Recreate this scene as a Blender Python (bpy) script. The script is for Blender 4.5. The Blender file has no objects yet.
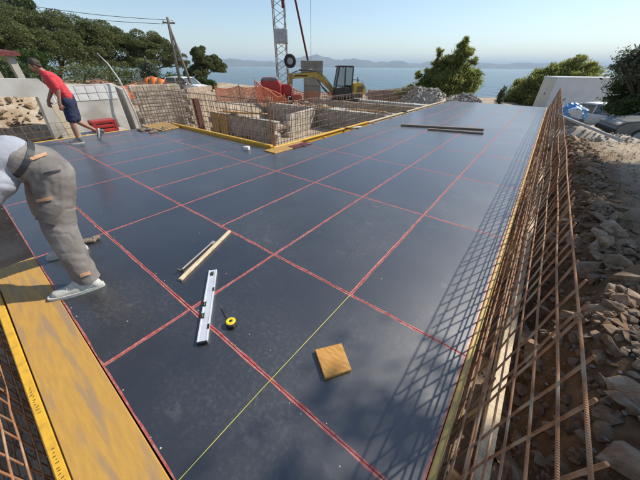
import bpy, bmesh, math, random
import numpy as np
from mathutils import Vector, Matrix, noise, Quaternion

random.seed(7); rng = np.random.default_rng(7)
S = bpy.context.scene
C = S.collection
R = math.radians

# ------------------------------------------------------------------ camera
F_PX, PITCH, ROLL, YAW, CAM_H = 258.5, R(33.8), R(0.51), R(37.34), 1.607
def cam_axes():
    cp, sp = math.cos(PITCH), math.sin(PITCH)
    fw = Vector((0, cp, -sp)); up = Vector((0, sp, cp)); rt = Vector((1, 0, 0))
    r2 = rt*math.cos(ROLL) + up*math.sin(ROLL); u2 = -rt*math.sin(ROLL) + up*math.cos(ROLL)
    q = Matrix.Rotation(YAW, 3, 'Z')
    return q @ r2, q @ u2, q @ fw
AX, AY, AF = cam_axes()
cd = bpy.data.cameras.new('camera'); cam = bpy.data.objects.new('camera', cd); C.objects.link(cam)
cd.sensor_fit = 'HORIZONTAL'; cd.sensor_width = 36.0; cd.lens = F_PX/640*36.0
cd.clip_start = 0.05; cd.clip_end = 120000
mw = Matrix.Identity(4)
for i in range(3):
    mw[i][0] = AX[i]; mw[i][1] = AY[i]; mw[i][2] = -AF[i]
mw[2][3] = CAM_H
cam.matrix_world = mw
S.camera = cam
S.render.resolution_x = 1024; S.render.resolution_y = 768

# ------------------------------------------------------------------ sky, sun, exposure
SUN = Vector((0.52, 0.92, 1.0)).normalized()
SUN_EL = math.asin(SUN.z); SUN_AZ = math.atan2(SUN.x, SUN.y)
w = bpy.data.worlds.new('World'); S.world = w; w.use_nodes = True
nt = w.node_tree; nt.nodes.clear()
sky = nt.nodes.new('ShaderNodeTexSky'); sky.sky_type = 'NISHITA'; sky.sun_disc = False
sky.sun_elevation = SUN_EL; sky.sun_rotation = SUN_AZ
sky.altitude = 0; sky.air_density = 1.0; sky.dust_density = 0.35; sky.ozone_density = 1.3
bg = nt.nodes.new('ShaderNodeBackground'); bg.inputs[1].default_value = 0.1
wo = nt.nodes.new('ShaderNodeOutputWorld')
nt.links.new(sky.outputs[0], bg.inputs[0]); nt.links.new(bg.outputs[0], wo.inputs[0])
sl = bpy.data.lights.new('sun', 'SUN'); sl.energy = 3.7; sl.angle = R(0.8); sl.color = (1.0, 0.94, 0.85)
so = bpy.data.objects.new('sun', sl); C.objects.link(so)
so.rotation_euler = SUN.to_track_quat('Z', 'Y').to_euler()
S.view_settings.view_transform = 'Standard'; S.view_settings.look = 'None'
S.view_settings.exposure = 0.62; S.view_settings.gamma = 1.0; S.view_settings.use_curve_mapping = False

# ------------------------------------------------------------------ pixel helpers (photo pixels, 640x480)
def ray(px, py):
    return AX*((px-320)/F_PX) + AY*((240-py)/F_PX) + AF
def on_z(px, py, z=0.0):
    d = ray(px, py); t = (z-CAM_H)/d.z; return Vector((d.x*t, d.y*t, z))
def on_x(px, py, x):
    d = ray(px, py); t = x/d.x; return Vector((x, d.y*t, CAM_H+d.z*t))
def on_y(px, py, y):
    d = ray(px, py); t = y/d.y; return Vector((d.x*t, y, CAM_H+d.z*t))
def at_d(px, py, dist):
    d = ray(px, py); t = dist/math.hypot(d.x, d.y); return Vector((d.x*t, d.y*t, CAM_H+d.z*t))

# ------------------------------------------------------------------ materials
MATS = {}
def mat(name, c1, c2=None, scale=8, rough=0.7, bump=0.0, bscale=None, metal=0.0, detail=5, spec=0.5,
        lo=0.35, hi=0.65, r2=None, vec='Object', stretch=None, c3=None, s3=1.5, obvar=0.0, coat=0.0, trans=0.0):
    m = bpy.data.materials.new(name); m.use_nodes = True; MATS[name] = m
    t = m.node_tree; n = t.nodes; l = t.links
    b = n['Principled BSDF']
    b.inputs['Roughness'].default_value = rough; b.inputs['Metallic'].default_value = metal
    b.inputs['Specular IOR Level'].default_value = spec
    if coat: b.inputs['Coat Weight'].default_value = coat; b.inputs['Coat Roughness'].default_value = 0.08
    if c2 is None and not bump:
        b.inputs['Base Color'].default_value = (*c1, 1); return m
    tc = n.new('ShaderNodeTexCoord'); out = tc.outputs[vec]
    if vec == 'World':
        pass
    if stretch:
        mp = n.new('ShaderNodeMapping'); mp.inputs['Scale'].default_value = stretch
        l.new(out, mp.inputs[0]); out = mp.outputs[0]
    col = None
    if c2 is not None:
        no = n.new('ShaderNodeTexNoise'); no.inputs['Scale'].default_value = scale; no.inputs['Detail'].default_value = detail
        l.new(out, no.inputs['Vector'])
        rp = n.new('ShaderNodeValToRGB'); rp.color_ramp.elements[0].position = lo; rp.color_ramp.elements[1].position = hi
        rp.color_ramp.elements[0].color = (*c1, 1); rp.color_ramp.elements[1].color = (*c2, 1)
        l.new(no.outputs['Fac'], rp.inputs[0]); col = rp.outputs[0]
        if r2 is not None:
            mr = n.new('ShaderNodeMapRange'); mr.inputs['From Min'].default_value = lo; mr.inputs['From Max'].default_value = hi
            mr.inputs['To Min'].default_value = rough; mr.inputs['To Max'].default_value = r2
            l.new(no.outputs['Fac'], mr.inputs[0]); l.new(mr.outputs[0], b.inputs['Roughness'])
        if c3 is not None:
            n3 = n.new('ShaderNodeTexNoise'); n3.inputs['Scale'].default_value = s3; n3.inputs['Detail'].default_value = 4
            l.new(out, n3.inputs['Vector'])
            r3 = n.new('ShaderNodeValToRGB'); r3.color_ramp.elements[0].position = 0.5; r3.color_ramp.elements[1].position = 0.62
            l.new(n3.outputs['Fac'], r3.inputs[0])
            mx = n.new('ShaderNodeMix'); mx.data_type = 'RGBA'; mx.inputs[7].default_value = (*c3, 1)
            l.new(r3.outputs[0], mx.inputs[0]); l.new(col, mx.inputs[6]); col = mx.outputs[2]
    else:
        rgb = n.new('ShaderNodeRGB'); rgb.outputs[0].default_value = (*c1, 1); col = rgb.outputs[0]
    if obvar:
        oi = n.new('ShaderNodeObjectInfo'); hs = n.new('ShaderNodeHueSaturation')
        mr = n.new('ShaderNodeMapRange'); mr.inputs['To Min'].default_value = 1-obvar; mr.inputs['To Max'].default_value = 1+obvar
        l.new(oi.outputs['Random'], mr.inputs[0]); l.new(mr.outputs[0], hs.inputs['Value']); l.new(col, hs.inputs['Color']); col = hs.outputs[0]
    l.new(col, b.inputs['Base Color'])
    if bump:
        nb = n.new('ShaderNodeTexNoise'); nb.inputs['Scale'].default_value = bscale or scale*4; nb.inputs['Detail'].default_value = 6
        l.new(out, nb.inputs['Vector'])
        bp = n.new('ShaderNodeBump'); bp.inputs['Strength'].default_value = bump; bp.inputs['Distance'].default_value = 0.02
        l.new(nb.outputs['Fac'], bp.inputs['Height']); l.new(bp.outputs[0], b.inputs['Normal'])
    return m

def leaf_mat(name, c1, c2, trans=0.35, scale=1.2):
    m = bpy.data.materials.new(name); m.use_nodes = True; MATS[name] = m
    t = m.node_tree; n = t.nodes; l = t.links; n.clear()
    geo = n.new('ShaderNodeNewGeometry'); 
    no = n.new('ShaderNodeTexNoise'); no.inputs['Scale'].default_value = scale; no.inputs['Detail'].default_value = 3
    l.new(geo.outputs['Position'], no.inputs['Vector'])
    ad = n.new('ShaderNodeMath'); ad.operation = 'MULTIPLY_ADD'; ad.inputs[1].default_value = 0.45; l.new(geo.outputs['Random Per Island'], ad.inputs[0]); l.new(no.outputs['Fac'], ad.inputs[2])
    rp = n.new('ShaderNodeValToRGB'); rp.color_ramp.elements[0].position = 0.4; rp.color_ramp.elements[1].position = 1.0
    rp.color_ramp.elements[0].color = (*c1, 1); rp.color_ramp.elements[1].color = (*c2, 1)
    l.new(ad.outputs[0], rp.inputs[0])
    d = n.new('ShaderNodeBsdfPrincipled'); d.inputs['Roughness'].default_value = 0.5; d.inputs['Specular IOR Level'].default_value = 0.35
    tr = n.new('ShaderNodeBsdfTranslucent'); mx = n.new('ShaderNodeMixShader'); mx.inputs[0].default_value = trans
    o = n.new('ShaderNodeOutputMaterial')
    l.new(rp.outputs[0], d.inputs['Base Color']); l.new(rp.outputs[0], tr.inputs[0])
    l.new(d.outputs[0], mx.inputs[1]); l.new(tr.outputs[0], mx.inputs[2]); l.new(mx.outputs[0], o.inputs[0])
    return m

def film_mat():
    """dark phenolic film of the plywood: glossy, scuffed, dusty."""
    m = bpy.data.materials.new('film'); m.use_nodes = True; MATS['film'] = m
    t = m.node_tree; n = t.nodes; l = t.links; b = n['Principled BSDF']
    geo = n.new('ShaderNodeNewGeometry'); pos = geo.outputs['Position']
    def nz(s, d, r=0.6, st=None):
        v = pos
        if st:
            mp = n.new('ShaderNodeMapping'); mp.inputs['Scale'].default_value = st; l.new(pos, mp.inputs[0]); v = mp.outputs[0]
        q = n.new('ShaderNodeTexNoise'); q.inputs['Scale'].default_value = s; q.inputs['Detail'].default_value = d; q.inputs['Roughness'].default_value = r
        l.new(v, q.inputs['Vector']); return q.outputs['Fac']
    def rng_(f, a, b_, c=0.0, d=1.0):
        q = n.new('ShaderNodeMapRange'); q.inputs['From Min'].default_value = a; q.inputs['From Max'].default_value = b_
        q.inputs['To Min'].default_value = c; q.inputs['To Max'].default_value = d; l.new(f, q.inputs[0]); return q.outputs[0]
    def mth(op, a, b_):
        q = n.new('ShaderNodeMath'); q.operation = op
        for i, x in enumerate((a, b_)):
            if isinstance(x, (int, float)): q.inputs[i].default_value = x
            else: l.new(x, q.inputs[i])
        return q.outputs[0]
    big = rng_(nz(1.1, 4), 0.42, 0.68)
    fine = rng_(nz(34, 8, 0.75), 0.48, 0.72)
    scr = rng_(nz(6, 6, 0.7, (14, 1.0, 1)), 0.58, 0.72)
    scr2 = rng_(nz(6, 6, 0.7, (1.0, 12, 1)), 0.6, 0.74)
    speck = rng_(nz(120, 2, 0.5), 0.69, 0.74)
    dust = mth('ADD', mth('MULTIPLY', big, mth('ADD', mth('MULTIPLY', fine, 0.8), 0.12)), mth('MULTIPLY', mth('ADD', scr, scr2), 0.16))
    vo_ = n.new('ShaderNodeTexVoronoi'); vo_.inputs['Scale'].default_value = 2.3; vo_.inputs['Randomness'].default_value = 1.0
    mp2 = n.new('ShaderNodeMapping'); mp2.inputs['Rotation'].default_value = (0, 0, .6); mp2.inputs['Scale'].default_value = (1, 2.1, 1); l.new(pos, mp2.inputs[0]); l.new(mp2.outputs[0], vo_.inputs['Vector'])
    prints = mth('MULTIPLY', rng_(vo_.outputs['Distance'], .2, .1), rng_(nz(9, 6, .8), .45, .62))
    dust = mth('ADD', dust, mth('MULTIPLY', prints, 0.5))
    dust = mth('ADD', dust, mth('MULTIPLY', speck, 0.25))
    dust = mth('MINIMUM', dust, 1.0)
    oi = n.new('ShaderNodeObjectInfo')
    base = n.new('ShaderNodeMix'); base.data_type = 'RGBA'
    base.inputs[6].default_value = (0.006, 0.0061, 0.0068, 1); base.inputs[7].default_value = (0.01, 0.0095, 0.0092, 1)
    l.new(oi.outputs['Random'], base.inputs[0])
    mx = n.new('ShaderNodeMix'); mx.data_type = 'RGBA'; mx.inputs[7].default_value = (0.19, 0.18, 0.17, 1)
    dust = mth('MULTIPLY', dust, mth('ADD', mth('MULTIPLY', oi.outputs['Random'], 0.9), 0.4)); l.new(mth('MULTIPLY', dust, 0.36), mx.inputs[0]); l.new(base.outputs[2], mx.inputs[6])
    l.new(mx.outputs[2], b.inputs['Base Color'])
    ro = mth('ADD', mth('ADD', mth('MULTIPLY', dust, 0.16), 0.385), mth('MULTIPLY', oi.outputs['Random'], 0.07))
    l.new(ro, b.inputs['Roughness'])
    b.inputs['Specular IOR Level'].default_value = 1.0; b.inputs['IOR'].default_value = 1.7
    b.inputs['Sheen Weight'].default_value = 0.42; b.inputs['Sheen Roughness'].default_value = 0.3; b.inputs['Sheen Tint'].default_value = (.9, .93, 1, 1)
    b.inputs['Coat Weight'].default_value = 0.3; b.inputs['Coat Roughness'].default_value = 0.14
    bp = n.new('ShaderNodeBump'); bp.inputs['Strength'].default_value = 0.06; bp.inputs['Distance'].default_value = 0.01
    l.new(nz(3.5, 3), bp.inputs['Height']); l.new(bp.outputs[0], b.inputs['Normal'])
    return m
film_mat()
mat('red_edge', (0.4, 0.07, 0.06), (0.5, 0.25, 0.2), 30, 0.5, spec=.6, lo=0.4, hi=0.75, vec='Object')
mat('ply_core', (0.35, 0.2, 0.1), (0.2, 0.1, 0.05), 30, 0.8)
mat('yellow_ply', (0.53, 0.305, 0.06), (0.42, 0.23, 0.06), 6, 0.45, 0.15, 60, lo=0.3, hi=0.75, detail=9, stretch=(1.0, 9, 1), c3=(0.34, 0.22, 0.11), s3=1.7, r2=0.6)
mat('yellow_beam', (0.7, 0.4, 0.035), (0.5, 0.29, 0.04), 14, 0.5, 0.1, 60, lo=0.45, hi=0.7)
mat('edge_wood', (0.62, 0.4, 0.1), (0.5, 0.33, 0.12), 14, 0.6, 0.1, 60, lo=0.4, hi=0.7)
mat('offcut', (0.6, 0.31, 0.07), (0.42, 0.19, 0.035), 18, 0.55, 0.1, 80, stretch=(1, 7, 1))
mat('pale_wood', (0.7, 0.6, 0.43), (0.5, 0.38, 0.22), 20, 0.75, 0.15, 80, stretch=(1, 8, 1))
mat('old_wood', (0.28, 0.22, 0.16), (0.16, 0.12, 0.09), 16, 0.85, 0.2, 80, stretch=(8, 1, 1))
mat('dark_red', (0.16, 0.03, 0.025), (0.1, 0.02, 0.02), 12, 0.7)
def rust_mat():
    m = mat('rust', (0.42, 0.2, 0.09), (0.25, 0.115, 0.055), 14, 0.8, 0.0, lo=0.35, hi=0.7, c3=(0.46, 0.32, 0.2), s3=5)
    t = m.node_tree; n = t.nodes; l = t.links
    tc = n.new('ShaderNodeTexCoord'); wv = n.new('ShaderNodeTexWave'); wv.bands_direction = 'Z'; wv.inputs['Scale'].default_value = 45
    l.new(tc.outputs['Object'], wv.inputs['Vector'])
    bp = n.new('ShaderNodeBump'); bp.inputs['Strength'].default_value = 0.5; bp.inputs['Distance'].default_value = 0.004
    l.new(wv.outputs['Fac'], bp.inputs['Height']); l.new(bp.outputs[0], n['Principled BSDF'].inputs['Normal'])
rust_mat()
mat('rust_brown', (0.24, 0.165, 0.11), (0.15, 0.1, 0.07), 14, 0.85, lo=0.35, hi=0.7)
mat('pale_rust', (0.4, 0.3, 0.22), (0.3, 0.17, 0.1), 25, 0.8)
mat('steel', (0.5, 0.5, 0.52), (0.38, 0.38, 0.4), 20, 0.4, metal=0.9)
mat('alu', (0.72, 0.74, 0.76), (0.6, 0.62, 0.64), 14, 0.38, metal=0.35, lo=0.4, hi=0.8)
mat('dark_steel', (0.06, 0.06, 0.065), (0.12, 0.1, 0.085), 12, 0.5, metal=0.5)
mat('galv', (0.42, 0.43, 0.43), (0.3, 0.31, 0.31), 6, 0.5, metal=0.4)
mat('black_rubber', (0.018, 0.018, 0.019), (0.035, 0.034, 0.032), 20, 0.8)
mat('black_paint', (0.012, 0.012, 0.013), (0.03, 0.028, 0.025), 6, 0.35)
mat('tape_yellow', (0.75, 0.55, 0.02), rough=0.35)
mat('vial', (0.1, 0.14, 0.05), rough=0.15)
mat('string', (0.5, 0.5, 0.12), rough=0.9)
mat('white_foam', (0.75, 0.72, 0.64), (0.6, 0.57, 0.5), 30, 0.9)
mat('dig_yellow', (0.6, 0.4, 0.02), (0.42, 0.28, 0.05), 4, 0.5, c3=(0.3, 0.21, 0.09), s3=2.2)
mat('glass', (0.09, 0.12, 0.13), rough=0.06, spec=0.8)
mat('cab_glass', (0.3, 0.4, 0.42), rough=0.05, spec=0.8)
mat('red_paint', (0.42, 0.03, 0.025), (0.3, 0.03, 0.03), 3, 0.4)
mat('orange_net', (0.7, 0.17, 0.06), (0.66, 0.26, 0.14), 6, 0.7)
mat('orange_paint', (0.75, 0.2, 0.02), (0.65, 0.15, 0.02), 4, 0.45)
mat('white_paint', (0.72, 0.72, 0.7), (0.62, 0.61, 0.58), 3, 0.4)
mat('cabin_white', (0.66, 0.67, 0.68), (0.55, 0.56, 0.57), 1.4, 0.5, lo=0.4, hi=0.8)
mat('cabin_cream', (0.6, 0.58, 0.5), (0.5, 0.48, 0.41), 1.5, 0.55)
mat('grey_paint', (0.16, 0.17, 0.17), (0.12, 0.12, 0.12), 3, 0.4)
mat('concrete', (0.47, 0.44, 0.38), (0.36, 0.335, 0.29), 1.7, 0.9, 0.25, 40, c3=(0.55, 0.53, 0.48), s3=0.9)
mat('concrete_pale', (0.56, 0.54, 0.49), (0.44, 0.42, 0.37), 2.2, 0.9, 0.2, 40, c3=(0.36, 0.33, 0.28), s3=0.7)
mat('block_white', (0.54, 0.48, 0.4), (0.42, 0.35, 0.28), 5, 0.9, 0.3, 50, obvar=0.16, c3=(0.33, 0.27, 0.2), s3=1.3)
mat('block_tan', (0.4, 0.31, 0.22), (0.32, 0.25, 0.18), 5, 0.9, 0.2, 50, obvar=0.15)
mat('ballast', (0.3, 0.29, 0.24), (0.22, 0.22, 0.18), 3, 0.9, 0.2, 40, obvar=0.1)
mat('stone', (0.36, 0.24, 0.145), (0.2, 0.12, 0.068), 3.0, 0.92, 0.6, 16, c3=(0.36, 0.275, 0.19), s3=2.2, obvar=0.25)
mat('stone_grey', (0.42, 0.38, 0.32), (0.28, 0.245, 0.2), 3.5, 0.92, 0.6, 16, obvar=0.22)
mat('pink_stone', (0.36, 0.22, 0.17), (0.28, 0.19, 0.15), 5, 0.92, 0.3, 20, obvar=0.2)
mat('gravel', (0.52, 0.46, 0.38), (0.4, 0.34, 0.27), 4, 0.95, 0.5, 20)
mat('earth', (0.3, 0.15, 0.075), (0.2, 0.1, 0.055), 3, 0.95, 0.5, 14)
mat('bark', (0.11, 0.08, 0.055), (0.06, 0.045, 0.03), 8, 0.95, 0.5, 20)
mat('pole_wood', (0.2, 0.17, 0.14), (0.13, 0.11, 0.09), 6, 0.9, 0.2, 30)
mat('skin', (0.36, 0.18, 0.115), (0.3, 0.14, 0.09), 12, 0.55)
mat('hair', (0.03, 0.02, 0.015), (0.06, 0.04, 0.028), 60, 0.7)
mat('trouser_grey', (0.205, 0.185, 0.168), (0.15, 0.135, 0.122), 7, 0.9, 0.25, 260, c3=(0.26, 0.24, 0.22), s3=5)
mat('trouser_shaded', (0.165, 0.148, 0.134), (0.12, 0.108, 0.098), 7, 0.9, 0.25, 260)  # trouser cloth with the pocket flap's shadow put into the colour
mat('shirt_blue', (0.38, 0.4, 0.45), (0.32, 0.345, 0.39), 9, 0.9, 0.2, 200)
mat('shirt_red', (0.62, 0.055, 0.07), (0.5, 0.04, 0.05), 9, 0.9, 0.2, 120)
mat('shorts_navy', (0.025, 0.035, 0.08), (0.018, 0.024, 0.055), 9, 0.9)
mat('belt', (0.03, 0.03, 0.035), rough=0.6)
mat('trim_orange', (0.5, 0.28, 0.16), (0.4, 0.24, 0.15), 30, 0.85)
mat('shoe_pale', (0.56, 0.56, 0.5), (0.42, 0.43, 0.4), 20, 0.8, 0.2, 90)
mat('shoe_grey', (0.13, 0.13, 0.125), (0.08, 0.08, 0.08), 20, 0.8)
mat('sole', (0.5, 0.5, 0.45), rough=0.8)
mat('tarp_blue', (0.1, 0.3, 0.62), (0.16, 0.4, 0.7), 4, 0.45)
mat('tarp_white', (0.7, 0.75, 0.8), rough=0.45)
mat('pvc', (0.5, 0.5, 0.47), (0.42, 0.42, 0.4), 6, 0.5)
mat('grass_dry', (0.2, 0.17, 0.06), (0.12, 0.13, 0.04), 3, 0.9)
leaf_mat('oak_leaf', (0.05, 0.068, 0.022), (0.2, 0.22, 0.08), .45, .7)
leaf_mat('pine_leaf', (0.11, 0.15, 0.04), (0.42, 0.42, 0.12), 0.6, 1.1)
leaf_mat('bush_leaf', (0.03, 0.055, 0.012), (0.1, 0.15, 0.035), 0.4)
leaf_mat('olive_leaf', (0.05, 0.065, 0.035), (0.2, 0.22, 0.14), 0.35)
leaf_mat('dark_leaf', (0.024, 0.04, 0.014), (0.09, 0.12, 0.04))

def ground_mat():
    m = bpy.data.materials.new('ground'); m.use_nodes = True; MATS['ground'] = m
    t = m.node_tree; n = t.nodes; l = t.links; b = n['Principled BSDF']; b.inputs['Roughness'].default_value = 0.95
    b.inputs['Specular IOR Level'].default_value = 0.2
    geo = n.new('ShaderNodeNewGeometry')
    def nz(s, d):
        q = n.new('ShaderNodeTexNoise'); q.inputs['Scale'].default_value = s; q.inputs['Detail'].default_value = d; q.inputs['Roughness'].default_value = 0.65
        l.new(geo.outputs['Position'], q.inputs['Vector']); return q.outputs['Fac']
    sx = n.new('ShaderNodeSeparateXYZ'); l.new(geo.outputs['Position'], sx.inputs[0])
    rp = n.new('ShaderNodeValToRGB'); e = rp.color_ramp.elements
    e[0].position = 0.3; e[0].color = (0.24, 0.16, 0.09, 1); e[1].position = 0.72; e[1].color = (0.5, 0.43, 0.33, 1)
    q = rp.color_ramp.elements.new(0.5); q.color = (0.37, 0.29, 0.2, 1)
    l.new(nz(1.3, 9), rp.inputs[0])
    r2 = n.new('ShaderNodeValToRGB'); r2.color_ramp.elements[0].position = 0.5; r2.color_ramp.elements[1].position = 0.7
    l.new(nz(14, 4), r2.inputs[0])
    mx = n.new('ShaderNodeMix'); mx.data_type = 'RGBA'; mx.inputs[7].default_value = (0.5, 0.45, 0.38, 1)
    mu = n.new('ShaderNodeMath'); mu.operation = 'MULTIPLY'; mu.inputs[1].default_value = 0.6; l.new(r2.outputs[0], mu.inputs[0])
    l.new(mu.outputs[0], mx.inputs[0]); l.new(rp.outputs[0], mx.inputs[6]); 
    # freshly cut brown soil along the trench
    def mr(x, a, b_): q = n.new('ShaderNodeMapRange'); q.inputs['From Min'].default_value = a; q.inputs['From Max'].default_value = b_; l.new(x, q.inputs[0]); return q.outputs[0]
    wob_ = n.new('ShaderNodeMath'); wob_.operation = 'MULTIPLY_ADD'; wob_.inputs[1].default_value = 1.4; l.new(nz(.9, 5), wob_.inputs[0]); l.new(sx.outputs['X'], wob_.inputs[2])
    m1 = n.new('ShaderNodeMath'); m1.operation = 'MULTIPLY'; l.new(mr(wob_.outputs[0], .9, 1.3), m1.inputs[0]); l.new(mr(wob_.outputs[0], 3.0, 2.1), m1.inputs[1])
    m2 = n.new('ShaderNodeMath'); m2.operation = 'MULTIPLY'; l.new(m1.outputs[0], m2.inputs[0]); l.new(mr(sx.outputs['Y'], 15, 10), m2.inputs[1])
    soil = n.new('ShaderNodeValToRGB'); soil.color_ramp.elements[0].position = .35; soil.color_ramp.elements[1].position = .65; soil.color_ramp.elements[0].color = (.13, .075, .04, 1); soil.color_ramp.elements[1].color = (.28, .18, .1, 1); l.new(nz(5, 8), soil.inputs[0])
    mz = n.new('ShaderNodeMix'); mz.data_type = 'RGBA'; l.new(m2.outputs[0], mz.inputs[0]); l.new(mx.outputs[2], mz.inputs[6]); l.new(soil.outputs[0], mz.inputs[7]); l.new(mz.outputs[2], b.inputs['Base Color'])
    bp = n.new('ShaderNodeBump'); bp.inputs['Strength'].default_value = 0.7; bp.inputs['Distance'].default_value = 0.05
    l.new(nz(9, 8), bp.inputs['Height']); l.new(bp.outputs[0], b.inputs['Normal'])
ground_mat()
def sea_mat():
    m = bpy.data.materials.new('sea'); m.use_nodes = True; MATS['sea'] = m
    t = m.node_tree; n = t.nodes; l = t.links; b = n['Principled BSDF']
    b.inputs['Base Color'].default_value = (0.012, 0.075, 0.11, 1); b.inputs['Roughness'].default_value = 0.12
    b.inputs['IOR'].default_value = 1.33
    geo = n.new('ShaderNodeNewGeometry')
    bps = None
    for s, d, st, dist in ((0.16, 5, 1.0, 1.6), (0.9, 5, 1.0, 0.4)):
        q = n.new('ShaderNodeTexNoise'); q.inputs['Scale'].default_value = s; q.inputs['Detail'].default_value = d
        l.new(geo.outputs['Position'], q.inputs['Vector'])
        bp = n.new('ShaderNodeBump'); bp.inputs['Strength'].default_value = st; bp.inputs['Distance'].default_value = dist
        l.new(q.outputs['Fac'], bp.inputs['Height'])
        if bps: l.new(bps, bp.inputs['Normal'])
        bps = bp.outputs[0]
    l.new(bps, b.inputs['Normal'])
sea_mat()
mat('island', (0.06, 0.075, 0.05), (0.12, 0.115, 0.09), 0.004, 0.95)

# ------------------------------------------------------------------ mesh builder
class MB:
    def __init__(s): s.v = []; s.f = []; s.mi = []; s.sm = []
    def add(s, vs, fs, mi=0, smooth=False):
        o = len(s.v); s.v += [tuple(v) for v in vs]
        for f in fs: s.f.append(tuple(i+o for i in f)); s.mi.append(mi); s.sm.append(smooth)
        return s
    def box(s, c, d, rot=None, mi=0, taper=1.0, bev=0.0):
        hx, hy, hz = d[0]/2, d[1]/2, d[2]/2; c = Vector(c)
        if bev > 0:
            bev = min(bev, hx*.9, hy*.9, hz*.9)
            vs = []
            for sz in (-1, 1):
                for (sx, sy) in ((-1,-1),(1,-1),(1,1),(-1,1)):
                    vs += [(sx*(hx-bev), sy*(hy-bev), sz*hz), (sx*hx, sy*(hy-bev), sz*(hz-bev)), (sx*(hx-bev), sy*hy, sz*(hz-bev))]
            bm = bmesh.new(); bv = [bm.verts.new(v) for v in vs]; bmesh.ops.convex_hull(bm, input=bv)
            bm.verts.index_update(); vv = [v.co.copy() for v in bm.verts]; ff = [[v.index for v in f.verts] for f in bm.faces]; bm.free()
        else:
            vv = [Vector((x*hx, y*hy, z*hz)) for z in (-1,1) for y in (-1,1) for x in (-1,1)]
            ff = [(0,2,3,1),(4,5,7,6),(0,1,5,4),(2,6,7,3),(0,4,6,2),(1,3,7,5)]
        out = []
        for v in vv:
            v = Vector(v)
            if taper != 1.0 and v.z > 0: v.x *= taper; v.y *= taper
            if rot is not None: v = rot @ v
            out.append(v + c)
        return s.add(out, ff, mi)
    def hexa(s, pts, mi=0):          # 8 points: bottom 4 ccw, top 4 ccw
        return s.add(pts, [(3,2,1,0),(4,5,6,7),(0,1,5,4),(1,2,6,5),(2,3,7,6),(3,0,4,7)], mi)
    def prism(s, poly, off, mi=0):   # polygon of 3D points extruded by vector
        n = len(poly); off = Vector(off); a = [Vector(p) for p in poly]; b = [p+off for p in a]
        nn = Vector((0,0,0))
        for i in range(n): nn += a[i].cross(a[(i+1) % n])
        fl = nn.dot(off) < 0
        fs = [tuple(range(n))[::-1], tuple(range(n, 2*n))] + [(i, (i+1) % n, n+(i+1) % n, n+i) for i in range(n)]
        if fl: fs = [f[::-1] for f in fs]
        return s.add(a+b, fs, mi)
    def tube(s, pts, r, n=8, mi=0, cap=True, smooth=True):
        pts = [Vector(p) for p in pts]; rr = r if hasattr(r, '__len__') else [r]*len(pts)
        vs = []; k = len(pts); up = None
        for i, p in enumerate(pts):
            t = (pts[min(i+1, k-1)] - pts[max(i-1, 0)]).normalized()
            if up is None: up = Vector((0,0,1)) if abs(t.z) < 0.9 else Vector((1,0,0))
            a = t.cross(up).normalized(); b = a.cross(t).normalized(); up = b
            for j in range(n):
                q = 2*math.pi*j/n; vs.append(p + (a*math.cos(q) + b*math.sin(q))*rr[i])
        fs = [(i*n+j, i*n+(j+1) % n, (i+1)*n+(j+1) % n, (i+1)*n+j) for i in range(k-1) for j in range(n)]
        s.add(vs, fs, mi, smooth)
        if cap:
            o = len(s.v)-len(vs)
            s.f.append(tuple(o+j for j in range(n))[::-1]); s.mi.append(mi); s.sm.append(False)
            s.f.append(tuple(o+(k-1)*n+j for j in range(n))); s.mi.append(mi); s.sm.append(False)
        return s
    def cyl(s, c, ax, r, h, n=20, mi=0, smooth=True):
        ax = Vector(ax).normalized(); c = Vector(c); return s.tube([c-ax*h/2, c+ax*h/2], r, n, mi, True, smooth)
    def lathe(s, c, ax, prof, n=24, mi=0):   # prof: (radius, along)
        ax = Vector(ax).normalized(); c = Vector(c); up = Vector((0,0,1)) if abs(ax.z) < .9 else Vector((1,0,0))
        a = ax.cross(up).normalized(); b = a.cross(ax)
        vs = [c + ax*h + (a*math.cos(2*math.pi*j/n)+b*math.sin(2*math.pi*j/n))*r for r, h in prof for j in range(n)]
        fs = [(i*n+j, i*n+(j+1) % n, (i+1)*n+(j+1) % n, (i+1)*n+j) for i in range(len(prof)-1) for j in range(n)]
        return s.add(vs, fs, mi, True)
    def mesh(s, name):
        me = bpy.data.meshes.new(name); me.from_pydata(s.v, [], s.f)
        me.polygons.foreach_set('material_index', s.mi); me.polygons.foreach_set('use_smooth', s.sm); me.update()
        return me
    def build(s, name, m, parent=None, loc=None):
        me = s.mesh(name)
        for x in (m if isinstance(m, (list, tuple)) else [m]): me.materials.append(MATS[x])
        return link(name, me, parent, loc)
def link(name, me, parent=None, loc=None, rz=None):
    o = bpy.data.objects.new(name, me); C.objects.link(o)
    if parent: o.parent = parent
    if loc is not None: o.location = loc
    if rz is not None: o.rotation_euler[2] = rz
    return o
def tag(o, label, cat, group=None):
    o['label'] = label; o['category'] = cat
    if group: o['group'] = group
    return o
def thing(name, loc, label, cat, group=None, rz=0.0):
    o = bpy.data.objects.new(name, None); C.objects.link(o); o.location = loc; o.rotation_euler[2] = rz; o.empty_display_size = .2
    return tag(o, label, cat, group)
def struct(o): o['kind'] = 'structure'; return o
def stuff(o): o['kind'] = 'stuff'; return o
def np_mesh(name, v, quads, m):
    me = bpy.data.meshes.new(name); nv = len(v); nf = len(quads); k = quads.shape[1]
    me.vertices.add(nv); me.vertices.foreach_set('co', np.asarray(v, dtype=np.float32).ravel())
    me.loops.add(nf*k); me.loops.foreach_set('vertex_index', quads.astype(np.int32).ravel())
    me.polygons.add(nf); me.polygons.foreach_set('loop_start', np.arange(0, nf*k, k, dtype=np.int32))
    me.update(calc_edges=True); me.materials.append(MATS[m]); return me
def sstep(a, b, x):
    t = min(1, max(0, (x-a)/(b-a))); return t*t*(3-2*t)

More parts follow.
